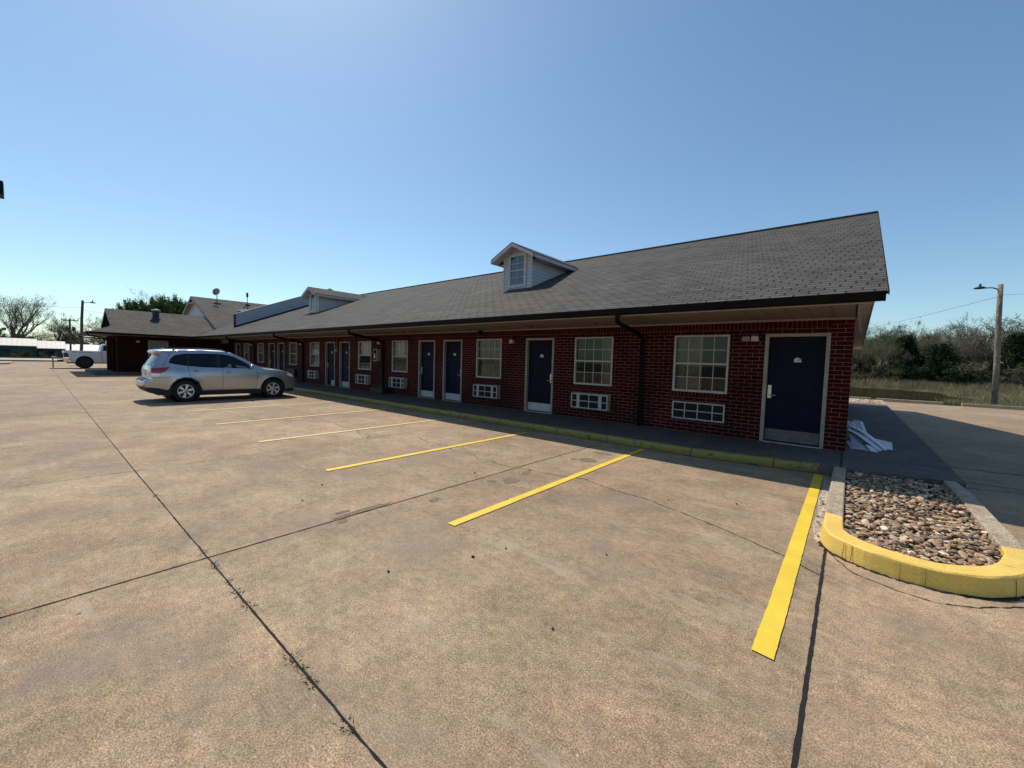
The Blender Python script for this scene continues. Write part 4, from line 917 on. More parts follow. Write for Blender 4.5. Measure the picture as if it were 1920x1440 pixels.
B.crown(28, 30, 'headlamp', 'clear_lens', suv, off=.006, t0=.62, t1=1.0, nt=5); B.crown(28, 30, 'headlamp', 'clear_lens', suv, off=.006, t0=-1.0, t1=-.62, nt=5)
side_patch(B, [(6.26, .94), (6.42, .885), (6.52, .78), (6.40, .79), (6.24, .86)], 'headlamp_side', 'clear_lens', suv, .006, .04)
for sg in (1, -1):
    q = MB(); p = Vector(B.side(sg, .0)(5.03, 1.12)); q.add([Vector((p.x + sg * .10, 5.02, 1.16)) + Vector((v.x * .11, v.y * .07, v.z * .075)) for v in IV], IF, 0, True)
    q.tube([(p.x - sg * .02, 5.06, 1.10), (p.x + sg * .07, 5.03, 1.12)], .025, 6); q.build('wing_mirror', 'silver', suv)
    q = MB(); q.tube([(B.xc + sg * .64, 2.85, 1.66), (B.xc + sg * .64, 2.95, 1.715), (B.xc + sg * .64, 3.6, 1.735), (B.xc + sg * .64, 4.2, 1.715), (B.xc + sg * .64, 4.38, 1.65)], .022, 6); q.build('roof_rail', 'cladding', suv)
q = MB(); q.prism([(B.xc - .012, 2.66, 1.66), (B.xc - .012, 2.85, 1.665), (B.xc - .012, 2.70, 1.74)], (.024, 0, 0)); q.build('roof_aerial', 'silver', suv)
# dark underbody and wheel wells
q = MB(); q.box(B.xc - .80, 2.45, .24, B.xc + .80, 6.45, .55); q.box(B.xc - .62, 2.3, .3, B.xc + .62, 2.5, .5); q.build('underbody', 'black', suv)
for cy in (3.14, 5.76):
    for sg in (1, -1): wheel(suv, B.xc + sg * .775, cy, .35, .225, sg, .222)
    q = MB(); q.lathe((B.xc, cy, .36), 'x', [(0, -.63), (.42, -.63), (.427, -.85), (.427, .85), (.42, .63), (0, .63)], 24); q.build('wheel_well', 'black', suv)

suv.scale = (1, .98, 1)
# ---- white pickup behind the wing
trk = thing('pickup_truck', (-49.0, 4.4, 0), 'white pickup truck with dark decal along its bed half hidden behind the brick wing', 'pickup truck')
tp = [(1.66, .52), (1.58, .62), (1.58, 1.36), (1.64, 1.42), (3.62, 1.44), (3.66, 1.46), (3.72, 1.80), (3.80, 2.0), (3.95, 2.06), (4.9, 2.06), (5.3, 1.95), (5.95, 1.50), (6.1, 1.45), (7.2, 1.38), (7.32, 1.2), (7.34, .6), (7.2, .5)]
tar = [(2.75, .52, .52), (6.45, .52, .52)]
T = Body(-49.0, 1.58, 7.34, 1.0, tp, 0, 1.45, .22, tar, .45, .3, .06)
poly = tp + arch(6.45, .52, .52, .50) + arch(2.75, .52, .52, .50)
mb = MB()
for sg in (1, -1): region(mb, poly, T.side(sg), .14, flip=(sg < 0))
c_ = T.crown(0, len(tp) - 1, None, None, None, bulge=.01); mb.add(c_.v, c_.f, 0, True)
o = mb.build('body', 'white_paint', trk); bm = bmesh.new(); bm.from_mesh(o.data); bmesh.ops.remove_doubles(bm, verts=bm.verts, dist=.004); bmesh.ops.recalc_face_normals(bm, faces=bm.faces); bm.to_mesh(o.data); bm.free()
side_patch(T, [(3.86, 1.92), (4.5, 1.96), (4.5, 1.5), (3.80, 1.5)], 'rear_side_window', 'dkglass', trk, .006)
side_patch(T, [(4.62, 1.96), (5.2, 1.90), (5.75, 1.52), (4.62, 1.5)], 'front_side_window', 'dkglass', trk, .006)
side_patch(T, [(1.60, 1.25), (1.80, 1.27), (1.90, .93), (1.62, .92)], 'tail_lamp', 'black', trk, .008)
side_patch(T, [(3.68, 1.42), (3.70, 1.42), (3.80, .55), (3.78, .55)], 'cab_gap', 'black', trk, .008)
side_patch(T, [(1.55, .90), (1.92, .90), (1.99, .50), (1.60, .55)], 'rear_bumper', 'chrome', trk, .02)
for a, b_ in ((2.10, 2.34), (2.42, 2.68), (2.75, 3.14)):       # three short rows of illegible dark decal letters
    y = a
    while y < b_: side_patch(T, [(y, 1.372), (y + .045, 1.372), (y + .045, 1.325), (y, 1.325)], 'decal_letter', 'black', trk, .006, .1, sides=(1,)); y += .062
for cy in (2.75, 6.45):
    for sg in (1, -1): wheel(trk, T.xc + sg * .84, cy, .47, .30, sg, .25, dark=True)
    q = MB(); q.lathe((T.xc, cy, .52), 'x', [(0, -.68), (.51, -.68), (.515, -.93), (.515, .93), (.51, .68), (0, .68)], 20); q.build('wheel_well', 'black', trk)
q = MB(); q.box(T.xc - .8, 1.8, .42, T.xc + .8, 7.1, .62); q.box(T.xc - .9, 1.30, .55, T.xc + .9, 1.58, .68); q.build('chassis', 'black', trk)
q = MB(); q.box(T.xc - .9, 1.0, .86, T.xc + .95, 1.58, .92); q.tube([(T.xc + .92, 1.04, .86), (T.xc + .92, 1.06, .35), (T.xc + .90, 1.03, .02)], .022, 6); q.tube([(T.xc - .85, 1.04, .86), (T.xc - .85, 1.04, .02)], .022, 6); q.build('tail_ramp', 'beige', trk)
q = MB(); q.box(T.xc - .6, 1.22, .93, T.xc - .1, 1.55, 1.28); q.box(T.xc + .05, 1.30, .93, T.xc + .5, 1.55, 1.15); q.box(T.xc + .55, 1.25, .93, T.xc + .85, 1.5, 1.38); q.build('tail_cargo', 'black', trk)

# ================================================================== ROOF GEAR, YARD BITS
def dish(loc, label, r=.38, az=0.6, tilt=.9, h=.75):
    t = thing('satellite_dish', loc, label, 'satellite dish'); x, y, z = loc
    m = MB(); m.tube([(x, y, z - .1), (x, y, z + h)], .03, 6); m.tube([(x, y, z + h * .5), (x + .2, y - .25, z - .02)], .015, 5); m.box(x - .25, y - .25, z - .06, x + .25, y + .25, z + .0); m.build('mast', 'black', t)
    R_ = Matrix.Rotation(az, 3, 'Z') @ Matrix.Rotation(tilt, 3, 'X'); c = Vector((x, y, z + h + .2)); vs = []
    for i in range(6):
        rr = r * i / 5
        for k in range(20): a = 2 * PI * k / 20; vs.append(c + R_ @ Vector((rr * math.cos(a), rr * math.sin(a) * 1.1, .35 * rr * rr / r)))
    m = MB().add(vs, [(i * 20 + k, i * 20 + (k + 1) % 20, (i + 1) * 20 + (k + 1) % 20, (i + 1) * 20 + k) for i in range(5) for k in range(20)], 0, True)
    m.build('reflector', 'beige' if h > .6 else 'cladding', t)
    m = MB(); e = c + R_ @ Vector((0, 0, .42)); m.tube([c + R_ @ Vector((0, -r, .1)), e], .012, 5); m.box(e.x - .05, e.y - .05, e.z - .05, e.x + .05, e.y + .05, e.z + .05); m.build('feed_arm', 'black', t)
    return t
zb_ = lambda x: bz - RS * (x - bx_)
dish((-42.7, 10.5, zb_(-42.7)), 'pale satellite dish on a mast high on the tall cross roof', .30, .8, 1.25, .75)
dish((-33.6, 9.9, zr(9.9)), 'wide grey dish behind the low end of the siding parapet', .62, 1.2, .25, .55)
t = thing('roof_antenna', (-43.0, 12.9, zb_(-43.0)), 'thin pole with a small dark box on the tall roof, right of the satellite dish', 'antenna'); z = zb_(-43.0)
m = MB(); m.tube([(-43, 12.9, z - .1), (-43, 12.9, z + .9)], .03, 6); m.box(-43.15, 12.75, z - .05, -42.85, 13.05, z + .08); m.build('mast', 'black', t)
m = MB(); m.box(-43.07, 12.83, z + .75, -42.93, 12.97, z + 1.15); m.build('box', 'black', t)
# low planter by a downspout
t = thing('plant_trough', (-14.8, 9.15, .145), 'low dark trough with a few dry leaves by the wall under the meter box', 'planter')
m = MB(); m.box(-15.25, 9.0, .146, -14.35, 9.35, .36); m.build('trough', 'black', t, .02)
m = MB(); r = random.Random(4)
for i in range(60):
    a = r.uniform(0, 2 * PI); c = Vector((-14.95 + r.gauss(0, .18), 9.17 + r.gauss(0, .06), .36)); L = r.uniform(.08, .24); d = Vector((math.cos(a) * .7, math.sin(a) * .5, 1)) * L; s = Vector((-math.sin(a), math.cos(a), 0)) * .012
    m.add([c - s, c + s, c + d], [(0, 1, 2)])
M['dryleaf'] = mat('dry_leaf', (0.10, 0.11, 0.05), 0.9); m.build('leaves', 'dryleaf', t)
# siding offcuts dumped by the corner
M['sheet'] = mat('white_sheet', (0.66, 0.67, 0.70), 0.5, 0.08, 6)
def board(pts, wv, label, th=.014, rib=False):
    """a bent strip: centre line pts, width vector wv"""
    wv = Vector(wv); L = smooth_line(pts, 4) if len(pts) > 3 else [Vector(pts[0]), Vector(pts[-1])]; L = [Vector((.03 + (p[0] - .03) * .86, 9.95 + (p[1] - 9.95) * .8, .15 + (p[2] - .15) * .8)) for p in L]; vs = []
    for p in L:
        for k, hz in ((-.5, 0), (-.17, .018 if rib else 0), (-.1, 0), (.17, .018 if rib else 0), (.24, 0), (.5, 0)): vs.append(p + wv * k + Vector((0, 0, hz)))
    n = 6; k = len(L); vs2 = [v - Vector((0, 0, th)) for v in vs]; q = len(vs)
    fs = [(i * n + c, i * n + c + 1, (i + 1) * n + c + 1, (i + 1) * n + c) for i in range(k - 1) for c in range(n - 1)]
    fs += [tuple(q + a for a in f)[::-1] for f in fs]
    fs += [(c, c + q, c + 1 + q, c + 1) for c in range(n - 1)] + [((k - 1) * n + c + 1, (k - 1) * n + c + 1 + q, (k - 1) * n + c + q, (k - 1) * n + c) for c in range(n - 1)]
    fs += [(i * n, (i + 1) * n, (i + 1) * n + q, i * n + q) for i in range(k - 1)] + [(i * n + 5, i * n + 5 + q, (i + 1) * n + 5 + q, (i + 1) * n + 5) for i in range(k - 1)]
    o = MB().add(vs + vs2, fs).build('siding_piece', 'sheet'); return tag(o, label, 'siding piece', 'white siding offcuts dumped at the corner')
board([(.05, 12.1, .58), (.10, 11.3, .40), (.20, 10.6, .19)], (.17, .0, -.02), 'white ribbed siding piece leaning on the brick corner, left of the pile', rib=True)
board([(.20, 12.3, .60), (.26, 11.4, .42), (.33, 10.9, .25)], (.17, 0, -.02), 'second ribbed white piece leaning behind the curved strips', rib=True)
board([(.10, 10.9, .20), (.16, 10.3, .17), (.2, 10.0, .155)], (.20, .03, .01), 'flat white sheet lying lowest at the left of the pile', rib=True)
board([(.24, 10.45, .20), (.30, 10.2, .18), (.36, 9.95, .158)], (.22, -.1, .01), 'short folded white offcut at the front of the pile')
board([(.03, 11.4, .44), (.22, 11.0, .38), (.42, 10.55, .26), (.58, 10.2, .165)], (.07, .14, .0), 'long curved white strip across the pile, nearer one')
board([(.06, 11.7, .50), (.28, 11.3, .44), (.50, 10.8, .30), (.68, 10.35, .17)], (.06, .13, .0), 'long curved white strip across the pile, farther one')
board([(.44, 10.95, .25), (.60, 10.9, .24), (.80, 10.85, .20)], (.03, .75, .04), 'pale crumpled sheet at the right edge of the pile')
board([(.40, 10.35, .22), (.45, 10.1, .20), (.47, 9.9, .16)], (.12, .02, -.03), 'small bent scrap propped at the front right of the pile')

# ---- poles and wires
M['wood'] = mat('weathered_pole', (0.20, 0.165, 0.125), 0.95, 0.35, 6, 0.6, 25)
M['wood_dark'] = mat('dark_pole', (0.06, 0.052, 0.048), 0.95, 0.3, 6)
def pole(base, top, r0, r1, label, m='wood', arm=None, cross=False):
    t = thing('utility_pole', base, label, 'utility pole'); a, b_ = Vector(base), Vector(top)
    q = MB(); q.tube([a - Vector((0, 0, .3)), a.lerp(b_, .33) + Vector((.02, .03, 0)), a.lerp(b_, .7) - Vector((.01, .02, 0)), b_], [r0, r0 * .67 + r1 * .33, r0 * .35 + r1 * .65, r1], 14); q.build('post', m, t)
    if arm:
        d = Vector(arm); s = a.lerp(b_, .955); q = MB(); q.tube([s, s + d * .35 + Vector((0, 0, .12)), s + d * .7 + Vector((0, 0, .12))], .03, 6)
        q.build('lamp_arm', 'cladding', t)
        q = MB(); c = s + d * .9 + Vector((0, 0, .12)); dd = d.normalized(); q.lathe(c, 'z', [(0, .10), (.13, .07), (.24, -.0), (.22, -.03), (0, -.04)], 16); q.lathe(c + Vector((0, 0, .1)), 'z', [(.05, 0), (.05, .12), (0, .13)], 8); q.build('lamp_head', 'cladding', t)
    if cross:
        q = MB(); z = b_.z; q.box(b_.x - .06, b_.y - .9, z - .35, b_.x + .06, b_.y + .9, z - .22)
        for k in (-.85, -.4, .4, .85): q.lathe((b_.x, b_.y + k, z - .22), 'z', [(.05, 0), (.05, .2), (0, .22)], 8)
        q.build('crossarm', m, t)
        q = MB(); q.lathe((b_.x, b_.y - .35, z - 1.7), 'z', [(.0, -.35), (.24, -.35), (.24, .35), (0, .4)], 12); q.lathe((b_.x, b_.y + .38, z - 1.6), 'z', [(.0, -.3), (.2, -.3), (.2, .3), (0, .35)], 12); q.build('transformer', m, t)
    return t
pole((5.83, 32.4, .05), (5.74, 32.9, 6.36), .125, .10, 'tall weathered wooden pole with a lamp arm behind the rear kerb on the right', arm=(-.85, -.3, 0))
pole((-58, 3.02, 0), (-58, 3.31, 6.35), .125, .095, 'dark wooden pole with a small lamp behind the white pickup', 'wood_dark', arm=(.2, .75, 0))
pole((-92.5, 3.78, 0), (-92.5, 3.86, 6.2), .12, .10, 'slim distant pole with crossarm and transformers left of the dark pole', 'wood_dark', cross=True)
def wire(name, pts, sag, label, r=.012):
    L = []
    for a, b_ in zip(pts[:-1], pts[1:]):
        a, b_ = Vector(a), Vector(b_)
        L += [a.lerp(b_, i / 16) - Vector((0, 0, sag * 4 * (i / 16) * (1 - i / 16))) for i in range(16)]
    L.append(Vector(pts[-1])); return tag(MB().tube(L, r, 4).build(name, 'cladding'), label, 'cable')
wire('overhead_cable', [(5.75, 32.9, 5.75), (-12, 110, 9.0)], 1.0, 'thin cable sloping down left from the right-hand pole to the wood', .009)
wire('overhead_cable', [(5.8, 32.9, 5.8), (30, 34, 7.2)], .3, 'thin cable leaving the right-hand pole toward the right edge', .006)
wire('overhead_cable', [(-58, 3.25, 5.6), (-85, -18, 7.5)], .3, 'faint cable left of the dark pole toward the bare trees', .010)
wire('overhead_cable', [(-58, 3.3, 5.4), (-62, 16, 4.8)], .1, 'faint cable from the dark pole down behind the wing roof', .010)
# floodlight on a pole just outside the left edge of the view
t = thing('lot_light', (-14.2, -1.6, 0), 'dark square floodlight head at the far left edge against the sky', 'lamp')
q = MB(); q.tube([(-14.2, -1.6, 0), (-14.2, -1.6, 5.2)], .07, 10); q.tube([(-14.2, -1.6, 4.95), (-13.8, -.7, 4.95)], .03, 6); q.build('post', 'cladding', t)
q = MB(); q.prism([(-13.85, -.75, 4.72), (-13.45, -.75, 4.72), (-13.45, -.75, 5.00), (-13.85, -.75, 5.04)], (0, .455, 0)); q.build('lamp_head', 'door', t, .01)

# ================================================================== FAR BUILDINGS
M['teal'] = mat('teal_wall', (0.015, 0.06, 0.07), 0.7, .2, .6); M['navy'] = mat('navy_wall', (0.012, 0.03, 0.055), 0.7)
def metal_roof(name, col):
    return panel_mat(name, col, .5, 1)
M['mroof'] = metal_roof('ribbed_metal_roof', (0.60, 0.58, 0.50)); M['mroof2'] = metal_roof('ribbed_white_roof', (0.75, 0.74, 0.70))
def shed(x0, x1, y0, y1, h, rise, wm, rm, label, wins=()):
    t = thing('roadside_building', ((x0 + x1) / 2, (y0 + y1) / 2, 0), label, 'building')
    q = MB(); q.box(x0, y0, -.1, x1, y1, h); wl_ = q.build('wall', wm, t)
    q = MB(); xm = (x0 + x1) / 2; ov = .35
    slab(q, [(x1 + ov, y0 - .2, h - .02), (x1 + ov, y1 + .2, h - .02), (xm, y1 + .2, h + rise), (xm, y0 - .2, h + rise)], .08)
    slab(q, [(x0 - ov, y0 - .2, h - .02), (x0 - ov, y1 + .2, h - .02), (xm, y1 + .2, h + rise), (xm, y0 - .2, h + rise)], .08)
    fixnorm(q.build('roof', rm, t))
    for yy, zz, w_, hh in wins:
        q = MB(); q.box(x1 + .002, yy, zz, x1 + .03, yy + w_, zz + hh); q.build('window', 'dkglass', t)
    return t
shed(-106, -98, -40, .35, 1.85, 1.15, 'teal', 'mroof', 'low teal building with a pale ribbed roof at the far left beyond the road', [(-3, .7, .8, .6), (-7, .7, .8, .6), (-12, .7, .8, .6)])
shed(-106, -98.4, .6, 3.4, 1.55, 1.2, 'navy', 'mroof', 'lower dark blue building with a cream ribbed roof beside the teal one', [(1.6, .6, .6, .5)])
shed(-112, -104, 3.9, 8.6, 1.3, 1.1, 'white_trim', 'mroof2', 'small white building behind the poles and the pickup')

# ================================================================== VEGETATION
M['bark'] = mat('grey_bark', (0.085, 0.07, 0.06), 0.95, .3, 3); M['bark_pale'] = mat('pale_bark', (0.20, 0.17, 0.15), 0.95, .25, 3)
def leafmat(name, c, tr=0.25):
    m = mat(name, c, .8, .5, .8); nt = m.node_tree; b = nt.nodes['Principled BSDF']; b.inputs['Specular IOR Level'].default_value = .2
    if tr:
        t = N(nt, 'ShaderNodeBsdfTranslucent'); t.inputs[0].default_value = (c[0] * 1.3, c[1] * 1.5, c[2], 1); mx = N(nt, 'ShaderNodeMixShader'); mx.inputs[0].default_value = tr
        o = nt.nodes['Material Output']; nt.links.new(b.outputs[0], mx.inputs[1]); nt.links.new(t.outputs[0], mx.inputs[2]); nt.links.new(mx.outputs[0], o.inputs[0])
    return m
M['cedar'] = leafmat('cedar_foliage', (0.022, 0.038, 0.013), .12); M['cedar_light'] = leafmat('evergreen_foliage', (0.05, 0.078, 0.024), .25)
M['bud'] = leafmat('spring_buds', (0.165, 0.15, 0.08)); M['twig'] = leafmat('bare_twigs', (0.15, 0.12, 0.10), 0); M['olive'] = leafmat('olive_foliage', (0.085, 0.095, 0.035)); M['reed'] = leafmat('dry_reed', (0.25, 0.205, 0.125), .25); M['weed'] = leafmat('weed_leaf', (0.085, 0.105, 0.035), .15); M['grass'] = leafmat('green_grass', (0.085, 0.13, 0.03), .3)
def tree_proto(name, seed, H=7.0, spread=1.0, levels=5, trunk=.16, first=.28, leaf='bud', nleaf=2600, lsz=.05, tw='twig', ntw=5, bark='bark', up=.35):
    r = random.Random(seed); wood = MB(); tips = []
    def grow(p, d, L, rad, lv):
        n = 3; pts = [p]; rr = [rad]; q = p.copy(); dd = d.copy()
        for i in range(n):
            dd = (dd + Vector((r.gauss(0, .16), r.gauss(0, .16), r.gauss(0, .10) + up * .12))).normalized(); q = q + dd * L / n; pts.append(q.copy()); rr.append(rad * (1 - .38 * (i + 1) / n))
        wood.tube(pts, rr, 6 if lv < 2 else (4 if lv < 3 else 3), cap=False)
        if lv >= levels: tips.append((q, dd)); tips.append((pts[2], dd)); return
        k = r.choice((2, 3, 3)) if lv else 4
        for j in range(k + (1 if lv < 3 else 0)):
            f = r.uniform(.45, 1.0) if j else 1.0; s = p.lerp(q, f) if f < 1 else q
            if f < 1: s = pts[1].lerp(pts[2], r.random()) if f < .75 else pts[2].lerp(pts[3], r.random())
            a = r.uniform(0, 2 * PI); sp = r.uniform(.45, 1.0) * spread * (1.0 if j else .35)
            nd = (dd + Vector((math.cos(a) * sp, math.sin(a) * sp, r.uniform(-.15, .35) * up))).normalized(); grow(s, nd, L * r.uniform(.62, .82), rr[-1] * r.uniform(.6, .85), lv + 1)
    grow(Vector((0, 0, -.1)), Vector((r.gauss(0, .04), r.gauss(0, .04), 1)).normalized(), H * first, trunk, 0)
    zmax = sorted(p.z for p, d in tips)[int(len(tips) * .97)]; sc = H / zmax
    wood.v = [(v[0] * sc, v[1] * sc, v[2] * sc) for v in wood.v]; tips = [(p * sc, d) for p, d in tips]
    tr = thing(name, (0, 0, 0), None, None); wood.build('trunk', bark, tr)
    q = MB()
    for p, d in tips:
        for i in range(ntw):
            e = (d + Vector((r.gauss(0, .6), r.gauss(0, .6), r.gauss(0, .5)))).normalized() * r.uniform(.2, .6); s = e.cross(Vector((r.random(), r.random(), 1))).normalized() * .007 * max(1, H / 6); q.add([p - s, p + s, p + e], [(0, 1, 2)], 0)
    for i in range(nleaf):
        p, d = r.choice(tips); c = p + Vector((r.gauss(0, .22), r.gauss(0, .22), r.gauss(0, .2))) * (H / 7); a = Vector((r.gauss(0, 1), r.gauss(0, 1), r.gauss(0, 1))).normalized(); b_ = a.cross(Vector((r.gauss(0, 1), r.gauss(0, 1), r.gauss(0, 1)))).normalized(); s = lsz * r.uniform(.5, 1.3)
        q.add([c - a * s, c + b_ * s * .6, c + a * s, c - b_ * s * .6], [(0, 1, 2, 3)], 1)
    q.build('crown', [tw, leaf], tr); tr.location = (0, 0, -500); return tr
def cedar_proto(name, seed, H=6.0, R_=2.0, n=9000, m='cedar', lsz=.10, top=.12):
    r = random.Random(seed); tr = thing(name, (0, 0, 0), None, None)
    w_ = MB(); w_.tube([(0, 0, -.1), (0, 0, H * .5), (0, 0, H * .97)], [.16, .09, .02], 7); 
    q = MB(); k = 0; lobes = [(r.uniform(0, 2 * PI), r.uniform(.05, .95), r.uniform(.8, 1.25)) for _ in range(60)]
    for la, lh, ls in lobes:      # limbs
        z = H * (.06 + .88 * lh); rad = R_ * (1 - lh) ** 1.0 * ls; w_.tube([(0, 0, z), (math.cos(la) * rad * .8, math.sin(la) * rad * .8, z + .25 * rad)], [.035, .01], 3, cap=False)
    w_.build('trunk', 'bark', tr)
    while k < n:
        la, lh, ls = r.choice(lobes); rad = (R_ * (1 - lh) ** 1.0 + R_ * top) * ls; f = r.random() ** .55
        c = Vector((math.cos(la) * rad * f, math.sin(la) * rad * f, H * (.05 + .90 * lh) + .25 * rad * f)) + Vector((r.gauss(0, .13), r.gauss(0, .13), r.gauss(0, .14))) * R_ * .65
        if c.z < .05: continue
        a = Vector((r.gauss(0, 1), r.gauss(0, 1), r.gauss(.5, 1))).normalized(); b_ = a.cross(Vector((r.gauss(0, 1), r.gauss(0, 1), r.gauss(0, 1)))).normalized(); s = lsz * r.uniform(.5, 1.4)
        q.add([c - a * s, c + b_ * s * .45, c + a * s * 1.2, c - b_ * s * .45], [(0, 1, 2, 3)]); k += 1
    q.build('crown', m, tr); tr.location = (0, 0, -500); return tr
P_bare = [tree_proto('bare_tree', 11, 7, 1.0, 4, .15, .28, 'bud', 2600, .055, 'twig', 9), tree_proto('bare_tree', 12, 7, .8, 4, .13, .3, 'bud', 1500, .05, 'twig', 12, 'bark_pale'), tree_proto('bare_tree', 13, 7, 1.1, 4, .14, .22, 'olive', 3800, .07, 'twig', 7)]
P_big = tree_proto('bare_tree', 25, 10.5, .72, 5, .30, .26, 'bud', 5000, .07, 'twig', 5, 'bark_pale', up=.8)
P_bush = [tree_proto('thicket_bush', 31, 2.2, 1.3, 3, .05, .12, 'olive', 3500, .06, 'twig', 8), tree_proto('thicket_bush', 32, 1.8, 1.4, 3, .05, .12, 'bud', 3000, .06, 'twig', 9)]
P_cedar = [cedar_proto('cedar_tree', 41, 6, 1.9), cedar_proto('cedar_tree', 42, 5, 2.3, 10000), tree_proto('evergreen_tree', 43, 7, .9, 4, .14, .16, 'cedar_light', 11000, .13, 'cedar_light', 8, up=.7)]
used = set()
def put(pr, loc, sc, label, group=None, rz=None, cat='tree', r=random.Random(9)):
    rz = r.uniform(0, 6.28) if rz is None else rz
    if pr.name not in used:
        used.add(pr.name); pr.location = loc; pr.rotation_euler = (0, 0, rz); pr.scale = (sc,) * 3 if not isinstance(sc, tuple) else sc; o = pr
    else: o = dup(pr, loc, rz, sc)
    o['label'] = label; o['category'] = cat
    if group: o['group'] = group
    return o
GZ = lambda x, y: pond_h(x, y)
def P3(x, y): return (x, y, GZ(x, y) - .02)
# wood beyond the pond
put(P_cedar[0], P3(4.4, 62), (1.0, 1.0, .98), 'pointed dark cedar left of the broad one, beyond the pond')
put(P_cedar[1], P3(7.0, 61), (1.25, 1.1, .98), 'broad black-green cedar in the middle of the wood beyond the pond')
put(P_cedar[0], P3(12.6, 64), (1.15, 1.15, 1.0), 'dark cedar at the right edge of the wood')
put(P_cedar[1], P3(1.3, 63), (.8, .8, .72), 'low dark cedar close to the brick corner beyond the pond')
put(P_cedar[0], P3(15.5, 66), 1.05, 'cedar beyond the right edge of the wood')
put(P_bare[1], P3(8.9, 66), (.95, .95, .98), 'tallest bare tree behind the broad cedar')
put(P_bare[0], P3(2.6, 59.5), (.62, .62, .72), 'bare dark-stemmed tree in front of the wood, between corner and cedars')
r = random.Random(77)
for row, (y, n, s0) in enumerate(((64, 20, .70), (69, 20, .82), (76, 22, .95), (86, 22, 1.08))):
    for i in range(n):
        x = -16 + 42 * (i + r.uniform(.1, .9)) / n * (1 + row * .06); pr = r.choice((P_bare[0], P_bare[1], P_bare[2], P_bare[0]))
        sc = s0 * r.uniform(.82, 1.12); sc *= 1.0 if x > 4 else .92
        lab = {P_bare[0].name: 'bare grey-brown tree among the wood beyond the pond', P_bare[1].name: 'pale-barked bare tree among the wood beyond the pond', P_bare[2].name: 'olive-green budding tree among the wood beyond the pond'}[pr.name]
        put(pr, P3(x, y + r.uniform(-2, 2)), (sc * 1.15, sc * 1.15, sc), lab, 'trees of the wood beyond the pond', r=r)
for i in range(34):
    x = -10 + 30 * (i + r.random()) / 34; k = i % 2
    put(P_bush[k], P3(x, r.uniform(59, 62)), r.uniform(.8, 1.5), ('olive bush in the thicket at the foot of the wood', 'dry twiggy bush in the thicket at the foot of the wood')[k], 'bushes at the foot of the wood', cat='bush', r=r)
for i in range(30):
    x = -14 + 40 * (i + r.random()) / 30; k = i % 2
    put(P_bush[k], P3(x, r.uniform(65, 72)), r.uniform(1.5, 2.2), ('olive bush deeper in the wood', 'dry twiggy bush deeper in the wood')[k], 'bushes deeper in the wood', cat='bush', r=r)
# left: big bare tree and company beyond the teal building
put(P_big, (-116, -2.3, 0), (1.08, 1.08, 1.0), 'largest bare tree, behind the teal building at the far left')
put(P_bare[0], (-118, -8, 0), 1.2, 'bare tree at the extreme left edge beside the largest one')
put(P_bare[2], (-112, 2.7, 0), (1.1, 1.1, 1.0), 'budding tree just right of the largest bare tree')
put(P_bare[1], (-114, 5.9, 0), (1.0, 1.0, .82), 'small bare tree between the two left poles')
put(P_bare[0], (-100, 7.9, 0), (1.1, 1.1, .95), 'bare tree right of the dark pole, above the pickup')
put(P_bare[1], (-92, 9.2, 0), (1.15, 1.15, 1.1), 'bare spreading tree against the wing roof end')
put(P_big, (-98, 16.5, 0), (.95, .95, 1.08), 'bare crown rising above the evergreens behind the wing')
for i, (x, y, s) in enumerate(((-75, 8.2, .80), (-76, 9.3, .92), (-75, 10.3, .98), (-77, 11.5, 1.0), (-75, 12.5, 1.0), (-77, 13.8, 1.05), (-76, 14.9, 1.0))):
    put(P_cedar[2], (x, y, 0), (s * .62, s * .62, s * 1.18), 'leafy evergreen of the row behind the low wing roof', 'evergreens behind the wing')
r2 = random.Random(5)
for i in range(26):
    y = -30 + 42 * (i + r2.random()) / 26; put(P_bush[i % 2], (-112 + r2.uniform(-3, 3), y, 0), r2.uniform(1.4, 2.1), ('olive bush behind the roadside buildings', 'twiggy bush behind the roadside buildings')[i % 2], 'bushes behind the roadside buildings', cat='bush', r=r2)
for i in range(16):
    y = -22 + 28 * (i + r2.random()) / 16; put(P_bush[i % 2], (-95.5 + r2.uniform(-1, 1), y, -.05), r2.uniform(.25, .6), ('low green shrub in the verge before the roadside buildings', 'low dry shrub in the verge before the roadside buildings')[i % 2], 'shrubs in the road verge', cat='shrub', r=r2)
for i in range(26):
    y = -60 + 90 * (i + r2.random()) / 26; x = -150 + r2.uniform(-8, 8); pr = P_bare[i % 3]; put(pr, (x, y, 0), (1.3, 1.3, .72), 'hazy bare tree in the far treeline across the road', 'far treeline across the road', r=r2)
for pr in P_bare + [P_big] + P_bush + P_cedar:
    if pr.name not in used:
        for ch in list(pr.children): bpy.data.objects.remove(ch)
        bpy.data.objects.remove(pr)
# reeds and grasses round the pond, verge grass, weeds in the joints
def blades(name, n, fn, hmin, hmax, wd, m, label, cat, seed, lean=.25):
    r = random.Random(seed); mb = MB()
    for i in range(n):
        x, y, z, s = fn(r); h = r.uniform(hmin, hmax) * s; a = r.uniform(0, 2 * PI); d = Vector((math.cos(a), math.sin(a), 0)); l = Vector((r.gauss(0, lean), r.gauss(0, lean), 0)) * h; p = Vector((x, y, z - .02))
        mb.add([p - d * wd, p + d * wd, p + l * .4 + Vector((0, 0, h * .6)) + d * wd * .7, p + l + Vector((0, 0, h)), p + l * .4 + Vector((0, 0, h * .6)) - d * wd * .7], [(0, 1, 2, 3, 4)])
    return tag(mb.build(name, m), label, cat, kind='stuff')
def bank(r):
    while True:
        x = r.uniform(-14, 24); y = r.uniform(55.0, 60)
        h = pond_h(x, y)
        if h > -.25: return x, y, h, 1
